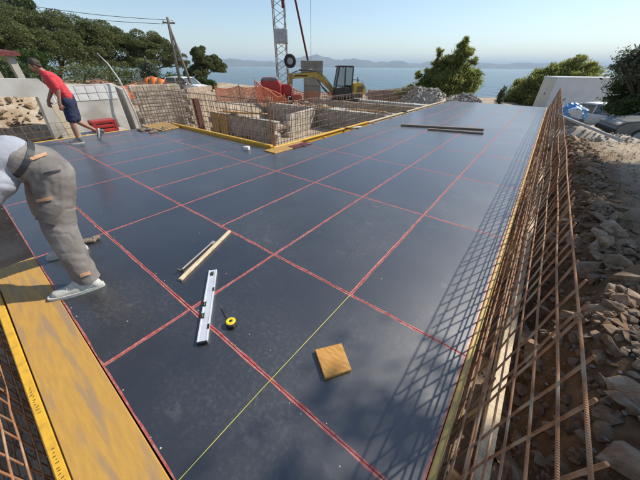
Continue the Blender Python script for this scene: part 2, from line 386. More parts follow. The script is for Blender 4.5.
# ================================================================== THE SETTING
SEA_Z = -5.0
DX, DY0, DY1 = 0.172, -0.112, 18.45          # deck right edge, near edge, far edge
OPX, OPY, DXL = -4.66, 4.2, -9.6             # opening corner, deck left end
def nz2(x, y, s, o=0.0): return noise.noise(Vector((x*s+o, y*s-o, o*1.7)))
def gz(x, y):
    s = -0.42*x + 0.9*y
    z = -0.22 - 0.95*sstep(12, 33, s) - 5.5*sstep(37.5, 52, s)
    z -= .95*sstep(9, 22, y)*sstep(-3, .8, x)*(1-sstep(30, 37, s))
    z += 1.0*sstep(-26, -36, x)*(1-sstep(36, 44, s))
    z += (0.10*nz2(x, y, .35, 3) + 0.05*nz2(x, y, 1.1, 5))*(1-sstep(36, 40, s))
    if -15 < x < 4 and -4 < y < 23:
        e = 0.12*nz2(x, y, .9, 9) + 0.10*nz2(x, y, 2.3, 2)
        p = (1-sstep(0.68+e, 1.22+e, x)) * sstep(-14.6+e, -13.5+e, x) * sstep(-1.9+e, -1.0+e, y) * (1-sstep(18.9+e-1.6*sstep(-4.6,-5.4,x), 20.2+e-1.9*sstep(-4.6,-5.4,x), y))
        z = z*(1-p) + (-1.22+0.05*nz2(x, y, 2.0, 7))*p
        if x > .5: z += 0.07*nz2(x, y, 4.5, 1)*sstep(.5, 1.0, x)*(1-sstep(1.6, 2.6, x)) + 0.04*nz2(x, y, 9, 1)*sstep(.5, 1.0, x)*(1-sstep(1.6, 2.6, x))
    return z
def axis(lo, a, b, hi, fine, grow=1.22):
    c = list(np.arange(a, b+1e-6, fine)); st = fine; x = b
    while x < hi: st = min(st*grow, 14); x += st; c.append(x)
    st = fine; x = a; pre = []
    while x > lo: st = min(st*grow, 14); x -= st; pre.append(x)
    return np.array(pre[::-1]+c)
xs = axis(-420, -14.5, 5.0, 420, .11); ys = axis(-300, -2.5, 21.0, 160, .11)
V = np.array([(x, y, gz(x, y)) for y in ys for x in xs]); nx, ny = len(xs), len(ys)
ii = np.arange(nx*ny).reshape(ny, nx)
Q = np.stack([ii[:-1, :-1], ii[:-1, 1:], ii[1:, 1:], ii[1:, :-1]], -1).reshape(-1, 4)
me = np_mesh('ground', V, Q, 'ground'); me.polygons.foreach_set('use_smooth', [True]*len(me.polygons))
ground = struct(link('ground', me))
sb = MB(); sb.add([(-45000, -300, SEA_Z), (45000, -300, SEA_Z), (45000, 45000, SEA_Z), (-45000, 45000, SEA_Z)], [(0, 1, 2, 3)])
struct(sb.build('sea', 'sea'))

# far islands across the channel
def island(a0, a1, dist, hts, depth, label):
    n = 90; m = 9; vs = []; 
    for i in range(n+1):
        u = i/n; az = R(a0+(a1-a0)*u); k = u*(len(hts)-1); k0 = min(int(k), len(hts)-2); h = hts[k0]+(hts[k0+1]-hts[k0])*sstep(0, 1, k-k0)
        h *= 1 + .22*noise.fractal(Vector((u*17, dist*.001, 3)), 1.0, 2.0, 5)
        for j in range(m+1):
            v = j/m; d = dist + depth*(v-.3); prof = math.sin(min(1, v*1.55)*math.pi/2) if v < .65 else math.cos((v-.65)/.35*math.pi/2)
            zz = h*prof*(1+.18*noise.noise(Vector((u*40, v*5, dist*.01))))
            vs.append((math.sin(az)*d, math.cos(az)*d, SEA_Z-4+zz*sstep(0, .06, u)*sstep(0, .06, 1-u)))
    fs = [(i*(m+1)+j, (i+1)*(m+1)+j, (i+1)*(m+1)+j+1, i*(m+1)+j+1) for i in range(n) for j in range(m)]
    b = MB(); b.add(vs, fs, 0, True); o = b.build('island', 'island'); o['label'] = label; return struct(o)
island(-60, -20, 9000, [60, 150, 190, 150, 130, 250, 310, 200, 225, 150, 170, 120], 2500, 'long hazy blue ridge of hills across the sea')
island(-27, 12, 11500, [30, 150, 205, 190, 150, 165, 110, 120, 90], 2500, 'lower hazy blue ridge across the sea behind the pine')

# ------------------------------------------------------------------ the formwork deck
deck = thing('formwork_deck', (0, 0, 0), 'dark glossy film faced plywood formwork deck with red sheet joints', 'deck')
TH = 0.021
_sheet_cache = {}
def sheet_mesh(w_, l_, var):
    key = (round(w_, 3), round(l_, 3), var)
    if key in _sheet_cache: return _sheet_cache[key]
    rr = random.Random(hash(key) & 0xffff); b = MB(); hw, hl = w_/2, l_/2; bo = 0.0105
    def edge(p, q, k): return [(p[0]+(q[0]-p[0])*i/k, p[1]+(q[1]-p[1])*i/k) for i in range(k)]
    ka, kb = max(4, int(w_/.09)), max(4, int(l_/.09))
    out = edge((-hw, -hl), (hw, -hl), ka)+edge((hw, -hl), (hw, hl), kb)+edge((hw, hl), (-hw, hl), ka)+edge((-hw, hl), (-hw, -hl), kb)
    n = len(out); inn = []
    for i, (x, y) in enumerate(out):
        j = bo + rr.uniform(-.004, .004)
        inn.append((max(-hw+j, min(hw-j, x)), max(-hl+j, min(hl-j, y))))
    vs = [(x, y, -.0015) for x, y in out]+[(x, y, 0) for x, y in inn]+[(x, y, -TH) for x, y in out]
    b.add(vs, [tuple(range(n, 2*n))], 0)
    b.add(vs, [(i, (i+1) % n, n+(i+1) % n, n+i) for i in range(n)], 1)
    b.add(vs, [((i+1) % n, i, 2*n+i, 2*n+(i+1) % n) for i in range(n)], 1)
    b.add(vs, [tuple(range(2*n, 3*n))[::-1]], 1)
    me = b.mesh('plywood_sheet'); me.materials.append(MATS['film']); me.materials.append(MATS['red_edge'])
    _sheet_cache[key] = me; return me
GAP = 0.005
def sheet(x0, x1, y0, y1):
    me = sheet_mesh(x1-x0-GAP, y1-y0-GAP, random.randint(0, 2))
    o = link('plywood_sheet', me, deck, ((x0+x1)/2, (y0+y1)/2, random.uniform(-.0008, .0008)))
    o.rotation_euler = (R(random.uniform(-.06, .06)), R(random.uniform(-.06, .06)), R(random.uniform(-.08, .08)))
PW, PL = 0.9165, 1.8155
Bs = [1.4075 + PL*k for k in range(10)]
xa = [DX - PW*k for k in range(11)]
x_wide = [DX, xa[2], xa[4], xa[6], xa[8], xa[10], DXL]
for y0, y1 in ((DY0, 0.4925), (0.4925, Bs[0])):
    for a, b_ in zip(x_wide[:-1], x_wide[1:]): sheet(b_, a, y0, y1)
rowx = xa + [DXL]
for a, b_ in zip(rowx[:-1], rowx[1:]):
    sheet(b_, a, Bs[0], Bs[1])
    if a > OPX+.3:
        for k in range(1, 9): sheet(max(b_, OPX) if b_ < OPX+.35 else b_, a, Bs[k], Bs[k+1])
    else: sheet(b_, a, Bs[1], OPY-.02)
YE = Bs[9]
if DY1 > YE+.3:
    for a, b_ in zip(rowx[:6], rowx[1:7]):
        if a > OPX+.3: sheet(max(b_, OPX) if b_ < OPX+.35 else b_, a, YE, DY1)
# nail heads and specks along the joints (too small to pick apart)
nb = MB()
def nail(x, y): nb.cyl((x, y, .0012), (0, 0, 1), random.uniform(.0025, .0045), .003, 6)
for yy in [DY0, .4925]+Bs[:4]:
    for k in range(42):
        x = random.uniform(DXL, DX-.02); nail(x, yy+random.choice((-1, 1))*random.uniform(.012, .03))
for xx in xa[1:6]:
    for k in range(26): nail(xx+random.choice((-1, 1))*random.uniform(.012, .03), random.uniform(Bs[0], 9))
for k in range(40): nail(random.uniform(-5, .1), random.uniform(-.05, 5))
stuff(nb.build('nail_heads', 'pale_wood', deck))
# yellow edge beams and joists carrying the sheets
def beam(name, a, b, wid, hgt, m='yellow_beam', parent=None, ztop=None):
    a, b = Vector(a), Vector(b); d = b-a; L = d.length; bb = MB()
    fl = hgt*.2                       # timber I-beam: two flanges and a web
    bb.box((0, 0, -fl/2), (L, wid, fl), bev=.006); bb.box((0, 0, -hgt/2), (L, wid*.36, hgt-2*fl+.004)); bb.box((0, 0, -hgt+fl/2), (L, wid, fl), bev=.006)
    o = bb.build(name, m, parent); o.location = (a+b)/2; o.rotation_euler = (0, math.atan2(-d.z, math.hypot(d.x, d.y)), math.atan2(d.y, d.x)); return o
beam('edge_beam', (DX+.02, -.1, .003), (DX+.02, 9.2, .003), .034, .2, 'edge_wood', parent=deck)
beam('edge_beam', (DX+.02, 9.22, .002), (DX+.02, DY1, .002), .034, .2, 'edge_wood', parent=deck)
beam('edge_beam', (OPX-.05, OPY+.08, .075), (DXL+.35, OPY+.04, .075), .085, .2, parent=deck)
beam('edge_beam', (OPX-.06, OPY+.14, .022), (OPX-.06, 8.9, .022), .085, .2, parent=deck)
beam('edge_beam', (OPX-.06, 8.95, .004), (OPX-.06, DY1-.05, .004), .085, .2, 'pale_wood', parent=deck)
beam('edge_beam', (DXL-.045, -.1, .002), (DXL-.045, 3.1, .002), .08, .2, parent=deck)
for k in range(13):
    y = .35+k*1.45
    xl = DXL+.1 if y < 4 else OPX+.06
    beam('joist', (DX-.03, y, -TH-.004), (xl, y, -TH-.004), .08, .2, parent=deck)
def prop(x, y):
    b = MB(); z0 = gz(x, y)-.03; zt = -.43
    b.cyl((x, y, (z0+zt)/2-.2), (0, 0, 1), .03, zt-z0-.4, 10); b.cyl((x, y, zt-.2), (0, 0, 1), .024, .4, 10)
    b.box((x, y, z0+.02), (.14, .14, .012)); b.box((x, y, zt), (.12, .12, .012)); return b.build('prop', 'galv', deck)
for x in (-.25, -2.6, -4.4):
    beam('bearer', (x, -.05, -TH-.208), (x, DY1-.1, -TH-.208), .08, .2, parent=deck)
    for k in range(7): prop(x, .5+k*2.9)
for x in (-6.4, -9.2):
    beam('bearer', (x, -.05, -TH-.208), (x, 4.05, -TH-.208), .08, .2, parent=deck)
    for y in (.4, 3.7): prop(x, y)

# worn yellow shuttering board along the near edge, and the beam outside it
b = MB(); b.box((0, 0, -.0135), (5.2, .276, .027), bev=.003)
o = b.build('shuttering_board', 'yellow_ply'); o.location = (-3.52+2.6, -.2565, .006); o.rotation_euler[2] = R(-.08)
tag(o, 'long worn yellow plywood board along the deck edge beside the bending worker', 'board')
o = beam('timber_beam', (-3.3, -.43, -.002), (1.6, -.413, -.002), .048, .2); tag(o, 'narrow yellow timber beam printed with black marks next to the worn board', 'beam')
pb = MB()
for k in range(22):
    x = -1.9+k*.022+(.25 if k > 10 else 0)+random.uniform(-.006, .006)
    pb.box((x, random.uniform(-.004, .004), .0012), (.003, random.uniform(.006, .013), .002), Matrix.Rotation(random.uniform(-.6, .6), 3, 'Z'))
p = pb.build('printed_mark', 'black_paint', o); p.location = (.9, 0, 0)
# vertical shutter panel under that board (the wall form)
b = MB(); b.box((-1.0, -.2, -.66), (5.0, .045, 1.18)); o = b.build('wall_shutter', 'old_wood')
tag(o, 'weathered timber wall shutter standing under the worn yellow board', 'shutter')
b = MB(); b.box((-1.0, -.425, -.72), (4.8, .04, 1.02)); o = b.build('wall_shutter', 'old_wood')
tag(o, 'weathered timber wall shutter standing under the narrow printed beam', 'shutter')
b = MB()
b.box((DX+.03, 9.15, -.72), (.05, 18.4, 1.0)); o = b.build('wall_shutter', 'old_wood')
tag(o, 'long weathered timber shutter below the right deck edge behind the rusty mesh', 'shutter')

# ------------------------------------------------------------------ reinforcement
def wob(L, r, seed, n=10, amp=.004, m='rust'):
    rr = random.Random(seed); b = MB(); pts = []
    for i in range(n+1):
        u = i/n; pts.append((rr.uniform(-amp, amp), rr.uniform(-amp, amp), L*u))
    b.tube(pts, r, 7); me = b.mesh('bar'); me.materials.append(MATS[m]); return me
def bar(me, parent, p, q):
    p, q = Vector(p), Vector(q); o = link('bar', me, parent, p); o.rotation_mode = 'QUATERNION'
    o.rotation_quaternion = (q-p).to_track_quat('Z', 'Y'); return o
def mesh_wall(label, P0, along, L, z0, z1, dv, dh, up=Vector((0, 0, 1)), r=.005, ext=.012, jit=.012, seed=0, group=None, toph=0.0, zh1=None, m='rust'):
    """P0 at z=0; vertical bars each dv along, horizontal bars each dh down from z1"""
    along = Vector(along).normalized(); t = thing('rebar_mesh', (P0[0], P0[1], P0[2]), label, 'rebar mesh', group)
    rr = random.Random(seed); side = along.cross(Vector((0, 0, 1)))
    H = z1-z0+ext+toph; var = [wob(H, r, seed+i, m=m) for i in range(5)]
    n = int(L/dv)
    for i in range(n+1):
        j = rr.uniform(-jit, jit); base = along*(i*dv+j)+up*z0 + side*rr.uniform(-.004, .004)
        tl = rr.uniform(-.012, .012); e = rr.uniform(-.5, .5)*jit
        bar(rr.choice(var), t, base+up*e, base+up*(e+1)+along*tl+side*rr.uniform(-.008, .008))
    hv = [wob(L+.06, r, seed+50+i, 24, .007, m) for i in range(3)]
    zz = zh1 if zh1 is not None else z1
    while zz > z0+.02:
        p = up*(zz+rr.uniform(-.012, .012)) - along*.04 + side*(-.0095); bar(rr.choice(hv), t, p, p+along+up*rr.uniform(-.0012, .0012)); zz -= dh
    return t
UPR = Vector((.087, 0, 1))
mesh_wall('tall leaning rusty reinforcement mesh along the right edge of the deck', (.292, .152, 0), (0, 1, 0), 17.9, -1.15, .885, .143, .139, UPR, seed=1)
mesh_wall('lower inner rusty reinforcement mesh against the right deck edge', (.262, .21, 0), (0, 1, 0), 17.8, -1.15, .3, .429, .28, Vector((.03, 0, 1)), seed=2)
mesh_wall('rusty reinforcement mesh outside the narrow printed yellow beam', (-4.2, -.56, 0), (1, 0, 0), 5.6, -1.2, .62, .15, .145, Vector((0, -.03, 1)), seed=3)
mesh_wall('second rusty mesh standing behind the one outside the printed beam', (-4.2, -.74, 0), (1, 0, 0), 5.6, -1.2, .5, .15, .15, seed=4)
mesh_wall('rusty starter bars along the left side of the opening in the deck', (OPX-.12, OPY+.2, 0), (-1, 0, 0), 4.6, -1.15, .98, .1, .14, seed=5, jit=.02, r=.0075, m='rust_brown')
mesh_wall('rusty starter bars along the far side of the opening in the deck', (OPX-.17, OPY+.3, 0), (0, 1, 0), 9.0, -1.15, .92, .105, .145, seed=6, jit=.02, r=.0075, m='rust_brown')
t = thing('rebar_bundle', (OPX-.2, OPY+.27, 0), 'bundle of thick vertical corner bars in the corner of the opening', 'rebar bundle')
vm = [wob(2.2, .009, 90+i) for i in range(3)]
for k in range(6): bar(vm[k % 3], t, (random.uniform(-.09, .05), random.uniform(-.06, .07), -1.15), (random.uniform(-.09, .05), random.uniform(-.06, .07), 1))
mesh_wall('grey rebar mesh beyond the left end of the deck before the rubble slope', (DXL-.35, -2.6, 0), (0, 1, 0), 4.5, -1.15, .33, .16, .15, seed=8, m='rust_brown')
for o_ in C.objects[-1:]: pass
# white bits: pale verticals between the layers of the right mesh
b = MB(); b.box((0, 0, 0), (.1, 9.6, .05), bev=.004)
for k in range(9): b.box((-.0, -4.4+k*1.1, -.22), (.06, .06, .4))
o = b.build('plank', 'pale_wood'); o.location = (.575, 5.1, -.8); o.rotation_euler = (0, R(9), R(-.3))
tag(o, 'pale timber plank lying in the trench behind the right mesh', 'plank')

# ================================================================== STONES
def stone_mesh(seed, m):
    rr = random.Random(seed); bm = bmesh.new()
    sx, sy, sz = rr.uniform(.8, 1.25), rr.uniform(.65, 1.0), rr.uniform(.4, .75)
    for i in range(13):
        v = Vector((rr.gauss(0, 1), rr.gauss(0, 1), rr.gauss(0, 1))).normalized()*rr.uniform(.36, .58)
        bm.verts.new((v.x*sx, v.y*sy, v.z*sz))
    r = bmesh.ops.convex_hull(bm, input=bm.verts); 
    for v in [v for v in bm.verts if not v.link_faces]: bm.verts.remove(v)
    bmesh.ops.bevel(bm, geom=[e for e in bm.edges if rr.random() < .6], offset=.014, segments=1, affect='EDGES')
    me = bpy.data.meshes.new('stone'); bm.to_mesh(me); bm.free(); me.materials.append(MATS[m]); return me
STN = [stone_mesh(i, 'stone') for i in range(12)]; STG = [stone_mesh(40+i, 'stone_grey') for i in range(8)]
def put_stone(x, y, size, pool=STN, parent=ground, dz=0.0, z=None):
    o = link('stone', random.choice(pool), parent, (x, y, (gz(x, y) if z is None else z)+size*.12+dz))
    o.rotation_euler = (random.uniform(-.7, .7), random.uniform(-.7, .7), random.uniform(0, 6.3)); o.scale = (size,)*3; return o
def hull_stones(name, n, pool_pts, m, parent=None, label=None):   # many small stones joined in one mesh
    base = []
    for q in STN[:6]: base.append((np.array([v.co[:] for v in q.vertices]), [tuple(p.vertices) for p in q.polygons]))
    b = MB()
    for (x, y, z, s) in pool_pts:
        vs, fs = random.choice(base); a = random.uniform(0, 6.3); rot = Matrix.Rotation(a, 3, 'Z') @ Matrix.Rotation(random.uniform(-.8, .8), 3, 'X')
        b.add([(rot @ Vector(v))*s + Vector((x, y, z)) for v in vs], fs)
    return b.build(name, m, parent)
# the cut bank right of the trench: broken rock
n = 0
while n < 170:
    y = .3 + 3.2*random.random()**1.2; x = random.uniform(.66, 1.75)
    if random.random() < max(0, x-1.35)*.9: continue
    put_stone(x, y, random.uniform(.09, .29)*(1.0 if x < 1.5 else .7), STN); n += 1
while n < 292:
    y = random.uniform(3.2, 15); x = random.uniform(.72, 1.5 if y < 8 else 1.35); put_stone(x, y, random.uniform(.12, .36)); n += 1
pts = []
for k in range(4200):                 # rubble between the larger rocks
    y = .2+16*random.random()**1.7; x = random.uniform(.55, 1.6); s = random.uniform(.025, .12); pts.append((x, y, gz(x, y)+s*.2, s))
stuff(hull_stones('rubble', 0, pts, 'stone', ground))
pts = []
for k in range(2600):
    y = .2+17*random.random()**1.8; x = random.uniform(.36, 2.1) if random.random() < .75 else random.uniform(1.5, 5)
    s = random.uniform(.012, .06); pts.append((x, y, gz(x, y)+s*.15, s))
for k in range(900):
    x = random.uniform(-4.5, 1); y = random.uniform(-1.8, -.48); s = random.uniform(.015, .07); pts.append((x, y, gz(x, y)+s*.15, s))
stuff(hull_stones('gravel', 0, pts, 'stone_grey', ground))

# rubble piles beyond the far end of the deck, and the slope at the left
def pile(label, cx, cy, rx, ry, h, n, m, sz, mm='gravel'):
    t = thing('rubble_pile', (cx, cy, gz(cx, cy)), label, 'rubble pile')
    b = MB(); N = 22; M_ = 9; vs = []; g0 = gz(cx, cy)
    def hh(x, y):
        q = (x/rx)**2+(y/ry)**2
        return h*max(0, 1-q**.8)*(1+.3*noise.noise(Vector((x*1.1+cx, y*1.1, 4))))
    for i in range(M_+1):
        for j in range(N):
            a = 2*math.pi*j/N; x, y = math.cos(a)*rx*i/M_, math.sin(a)*ry*i/M_
            vs.append((x, y, hh(x, y)-.06 if i < M_ else -.3))
    fs = [(i*N+j, (i+1)*N+j, (i+1)*N+(j+1) % N, i*N+(j+1) % N) for i in range(M_) for j in range(N)]
    b.add(vs, fs, 0, True); b.build('mound', mm, t); pp_ = []
    for k in range(n*4):
        a = random.uniform(0, 6.3); q = math.sqrt(random.random()); x, y = math.cos(a)*rx*q, math.sin(a)*ry*q; s = random.uniform(.04, sz[0]*1.3); pp_.append((x, y, hh(x, y)-.03, s))
    stuff(hull_stones('small_stones', 0, pp_, m[0].materials[0].name, t))
    for k in range(n):
        a = random.uniform(0, 6.3); q = math.sqrt(random.random())*.97; x, y = math.cos(a)*rx*q, math.sin(a)*ry*q
        s = random.uniform(*sz)
        o = link('stone', random.choice(m), t, (x, y, hh(x, y)-.02)); o.scale = (s,)*3; o.rotation_euler = (random.uniform(-1, 1), random.uniform(-1, 1), random.uniform(0, 6.3))
    return t
p1 = at_d(424, 100, 21.3); pile('pale broken rock pile behind the pair of dark planks left of the pine', p1.x, p1.y, 1.9, 1.4, 1.15, 150, STG, (.15, .42))
p2 = at_d(464, 100, 22.2); pile('flatter pale rock pile at the far end of the deck before the pine', p2.x, p2.y, 1.7, 1.3, .95, 120, STG, (.15, .4))
p3 = at_d(398, 108, 18.5); pile('low spill of pale gravel and rock beside the far starter bars', p3.x-1.2, p3.y, 2.2, 1.6, .62, 110, STG, (.1, .3))
p4 = at_d(12, 112, 14.5); pile('brown rubble slope under the concrete ledge at the left end of the site', p4.x-1.0, p4.y-.6, 2.4, 2.9, 1.35, 280, STN, (.1, .34), 'ground')
p5 = at_d(540, 108, 20.5); pile('small grey boulder heap at the far right corner of the deck', p5.x-.4, p5.y, 1.0, .8, .62, 30, STG, (.25, .55))

# ================================================================== LEFT: concrete and block walls
def prism_px(name, pix, X, thick, m, label, cat):
    b = MB(); poly = [on_x(px, py, X) for px, py in pix]; b.prism(poly, (-thick, 0, 0)); o = b.build(name, m); return tag(o, label, cat)
prism_px('concrete_ledge', [(-60, 78), (38, 79), (50, 88), (66, 131), (56, 140), (38, 97), (-60, 96)], -12.2, .45, 'concrete_pale', 'pale concrete ledge stepping down behind the man in the red shirt', 'ledge')
b = MB(); Y0, Y1 = 2.0, 4.1
b.box((-12.75, (Y0+Y1)/2, -.13), (.3, Y1-Y0, 2.36), bev=.015)
cw = b.build('concrete_wall', 'concrete_pale'); tag(cw, 'smooth pale concrete wall behind the red crate', 'wall')
b = MB(); b.box((0, 0, 0), (.02, .275, .2)); tm = b.mesh('panel'); tm.materials.append(MATS['white_paint'])
for i in range(7):
    for j in range(2): link('panel', tm, cw, (-12.595, Y0+.16+i*.295, .9-j*.22))
b = MB(); b.prism([(-12.5, 4.3, -1.3), (-12.62, 4.3, .85), (-14.2, 4.4, 1.0), (-14.2, 4.4, -1.3)], (0, .16, 0)); o = b.build('concrete_wall', 'concrete'); tag(o, 'short concrete return wall with a slanted edge beside the bent white pole', 'wall')
# bent pole / hose
pp = [at_d(135, 112, 13.0), at_d(127, 95, 13.0), at_d(118, 78, 13.1), at_d(108, 64, 13.2), at_d(97, 53, 13.3)]
b = MB(); b.tube([pp[0]+Vector((0, 0, -1.2))]+pp, [.03, .03, .03, .028, .024, .012], 8); o = b.build('bent_pole', 'pvc'); tag(o, 'bent white plastic pole leaning at the end of the concrete wall', 'pole')
# leaning plank
q0 = on_x(68, 128, -11.9); q1 = on_x(55, 107, -11.9); b = MB(); d = (q1-q0); b.box((0, 0, 0), (.05, .16, d.length+.7), bev=.005)
o = b.build('plank', 'pale_wood'); o.location = (q0+q1)/2-d.normalized()*.3; o.rotation_mode = 'QUATERNION'; o.rotation_quaternion = d.to_track_quat('Z', 'Y'); tag(o, 'pale board leaning on the concrete ledge behind the red shirted man', 'plank')
# red crate
t = thing('crate', on_x(106, 131, -10.6), 'red plastic crate standing at the left end of the deck', 'crate'); 
b = MB()
for z in (.05, .17, .29): b.box((0, 0, z), (.42, .6, .08), bev=.01)
b.build('slat_side', 'red_paint', t)
for sx in (-1, 1):
    for sy in (-1, 1): b = MB(); b.box((sx*.18, sy*.27, .165), (.07, .07, .31)); b.build('corner_post', 'red_paint', t)
b = MB(); b.box((0, 0, -.6), (.9, 1.1, 1.2)); o = b.build('concrete_plinth', 'concrete'); o.location = t.location-Vector((0, 0, .005)); tag(o, 'rough concrete plinth under the red crate', 'plinth')

def block_wall(label, P, along, L, z0, rows, m='block_white', bl=.5, bh=.24, bt=.24, skip=None):
    along = Vector(along).normalized(); t = thing('block_wall', P, label, 'wall', rz=math.atan2(along.y, along.x))
    b = MB(); b.box((0, 0, 0), (bl-.014, bt, bh-.014), bev=.008); me = b.mesh('block'); me.materials.append(MATS[m])
    n = int(L/bl)
    for r_ in range(rows):
        for i in range(n):
            if skip and skip(r_, i): continue
            link('block', me, t, (i*bl+bl/2+(r_ % 2)*bl/2, random.uniform(-.006, .006), z0-P[2]+bh/2+r_*bh))
    b = MB(); b.box((n*bl/2+bl/4, 0, z0-P[2]+rows*bh/2-.02), (n*bl-.1, bt-.03, rows*bh-.06)); b.build('mortar', 'concrete', t)
    return t
zf = -1.22
wb0 = Vector((-13.5, 4.85, zf)); block_wall('white block wall behind mesh between the return wall and the brown column', wb0, (0, 1, 0), 2.3, zf, 9)
mesh_wall('rebar mesh in front of the white block wall at the left', (-13.2, 4.75, 0), (0, 1, 0), 2.5, -1.2, 1.0, .14, .14, seed=11, r=.007, m='rust_brown')
block_wall('tan block wall receding behind the brown column', Vector((-13.9, 7.3, zf)), (-.6, 1, 0), 2.6, zf, 8, 'block_tan')
b = MB(); b.box((-12.9, 7.25, -.45), (.26, .26, 1.6), bev=.02); o = b.build('column', 'dark_red'); tag(o, 'brown column standing at the corner of the block walls', 'column')
block_wall('white low block wall in the pit with yellow boards leaning on it', Vector((-13.1, 7.95, zf)), (1, .02, 0), 4.6, zf, 4)
block_wall('long low white block wall across the middle of the pit', Vector((-14.0, 12.6, zf)), (1, 0, 0), 8.6, zf, 4, 'block_white')
block_wall('tan low block wall at the far side of the pit', Vector((-13.6, 16.2, zf)), (1, .02, 0), 8.4, zf, 4, 'block_tan')
block_wall('short white block wall running back through the pit', Vector((-9.2, 9.4, zf)), (-.25, 1, 0), 4.5, zf, 4, 'block_white')
for k, (dx, ang) in enumerate(((0, 6), (.62, 3))):
    b = MB(); b.box((0, 0, .5), (.52, .027, 1.0), bev=.003); o = b.build('board', 'yellow_ply'); o.location = (-12.35+dx*1.1, 7.66+k*.03, zf); o.rotation_euler = (R(-6), R(ang-4), R(2))
    tag(o, ('wider yellow plywood board leaning on the white pit wall beside the column side', 'yellow plywood board leaning on the white pit wall nearer the corner bars')[k], 'board')
# pale slab strips on the pit floor
for k, (x, y, wx, wy, h) in enumerate(((-9.0, 14.4, 6.5, .9, .75), (-8.2, 18.0, 7.0, .7, .95))):
    b = MB(); b.box((x, y, zf+h/2-.05), (wx, wy, h+.1), bev=.02); o = b.build('concrete_footing', 'concrete_pale')
    tag(o, ('pale concrete footing strip between the pit walls', 'long pale concrete footing at the far edge of the pit')[k], 'footing')

for k in range(9):
    b = MB(); L = random.uniform(1.4, 2.8); b.box((0, 0, 0), (L, random.uniform(.12, .2), .045), bev=.005); o = b.build('plank', random.choice(('old_wood', 'pale_wood', 'offcut')))
    row = k % 3; y = (12.6, 14.4, 8.0)[row]; top = (zf+.96, zf+.7, zf+.96)[row]
    o.location = (random.uniform(-12.2, -6.5) if row < 2 else random.uniform(-11.8, -9.6), y+random.uniform(-.05, .05), top+.05+.05*(k//3)); o.rotation_euler = (0, 0, random.uniform(-.35, .35)); tag(o, ('loose timber plank lying across the long white wall in the middle of the pit', 'loose timber plank lying on the pale footing strip between the pit walls', 'loose timber plank lying on the white wall with the leaning yellow boards')[row], 'plank', 'loose planks in the pit')
pb_ = at_d(255, 112, 13.5)
t = thing('rebar_pile', (pb_.x, pb_.y, gz(pb_.x, pb_.y)), 'loose pile of rusty bars lying on the pit floor', 'rebar pile'); vm2 = [wob(3.4, .01, 190+i, m='rust_brown') for i in range(3)]
for k in range(22): p = Vector((random.uniform(-.35, .35), random.uniform(-1.2, -.9), .03+.04*random.random()*4)); bar(vm2[k % 3], t, p, p+Vector((random.uniform(-.12, .12), 1, random.uniform(-.02, .02))))

# ================================================================== DECK CLUTTER
t = thing('spirit_level', (0, 0, 0), 'silver aluminium spirit level lying across the red joints', 'spirit level')
a = on_z(213.5, 271, 0); b_ = on_z(202.5, 345, 0); L = (a-b_).length; t.location = (a+b_)/2; t.rotation_euler[2] = math.atan2((a-b_).y, (a-b_).x)
b = MB(); W, H = .07, .027
b.box((0, 0, H/2+.001), (L-.024, W-.014, H-.006), bev=.002); b.box((0, W/2-.006, H/2+.001), (L-.024, .012, H), bev=.002); b.box((0, -W/2+.006, H/2+.001), (L-.024, .012, H), bev=.002); b.build('profile', 'alu', t)
for s_ in (-1, 1): b = MB(); b.box((s_*(L/2-.006), 0, H/2+.001), (.013, W+.002, H+.002), bev=.003); b.build('end_cap', 'black_paint', t)
for x, y_ in ((-.04, .023), (L/2-.07, 0), (-.16, .023)):
    b = MB(); b.box((x, y_, H+.001), (.05, .026, .004)); v = b.build('vial_window', 'black_paint', t)
    b = MB(); b.cyl((x, y_, H+.003), (1, 0, 0) if abs(x) < .2 else (0, 1, 0), .006, .034, 10); b.build('vial', 'vial', v)
for x in (.12, -.27): b = MB(); b.box((x, -.03, H+.0), (.045, .014, .004)); b.build('grip_slot', 'black_paint', t)

t = thing('tape_measure', on_z(231.5, 324.5, 0), 'yellow and black tape measure with its blade pulled out beside the level', 'tape measure', rz=R(35))
b = MB(); b.lathe((0, 0, 0), (0, 0, 1), [(.001, .001), (.036, .001), (.04, .006), (.04, .03), (.036, .036), (.03, .037)], 28); b.box((.012, -.024, .018), (.05, .034, .034), bev=.006); b.build('case', 'black_rubber', t)
b = MB(); b.lathe((0, 0, 0), (0, 0, 1), [(.036, .034), (.035, .04), (.031, .043), (.013, .043), (.012, .041), (.001, .041)], 28); b.build('yellow_cover', 'tape_yellow', t)
b = MB(); b.lathe((0, 0, 0), (0, 0, 1), [(.012, .0412), (.010, .0425), (.001, .0428)], 16); b.build('badge', 'black_paint', t)
d = (on_z(220, 307, 0)-on_z(228, 321, 0)); ang = math.atan2(d.y, d.x)-R(35); b = MB(); rm = Matrix.Rotation(ang, 3, 'Z'); b.box(rm @ Vector((.03+d.length/2, 0, .008)), (d.length, .016, .0015), rm); b.build('blade', 'dark_steel', t)

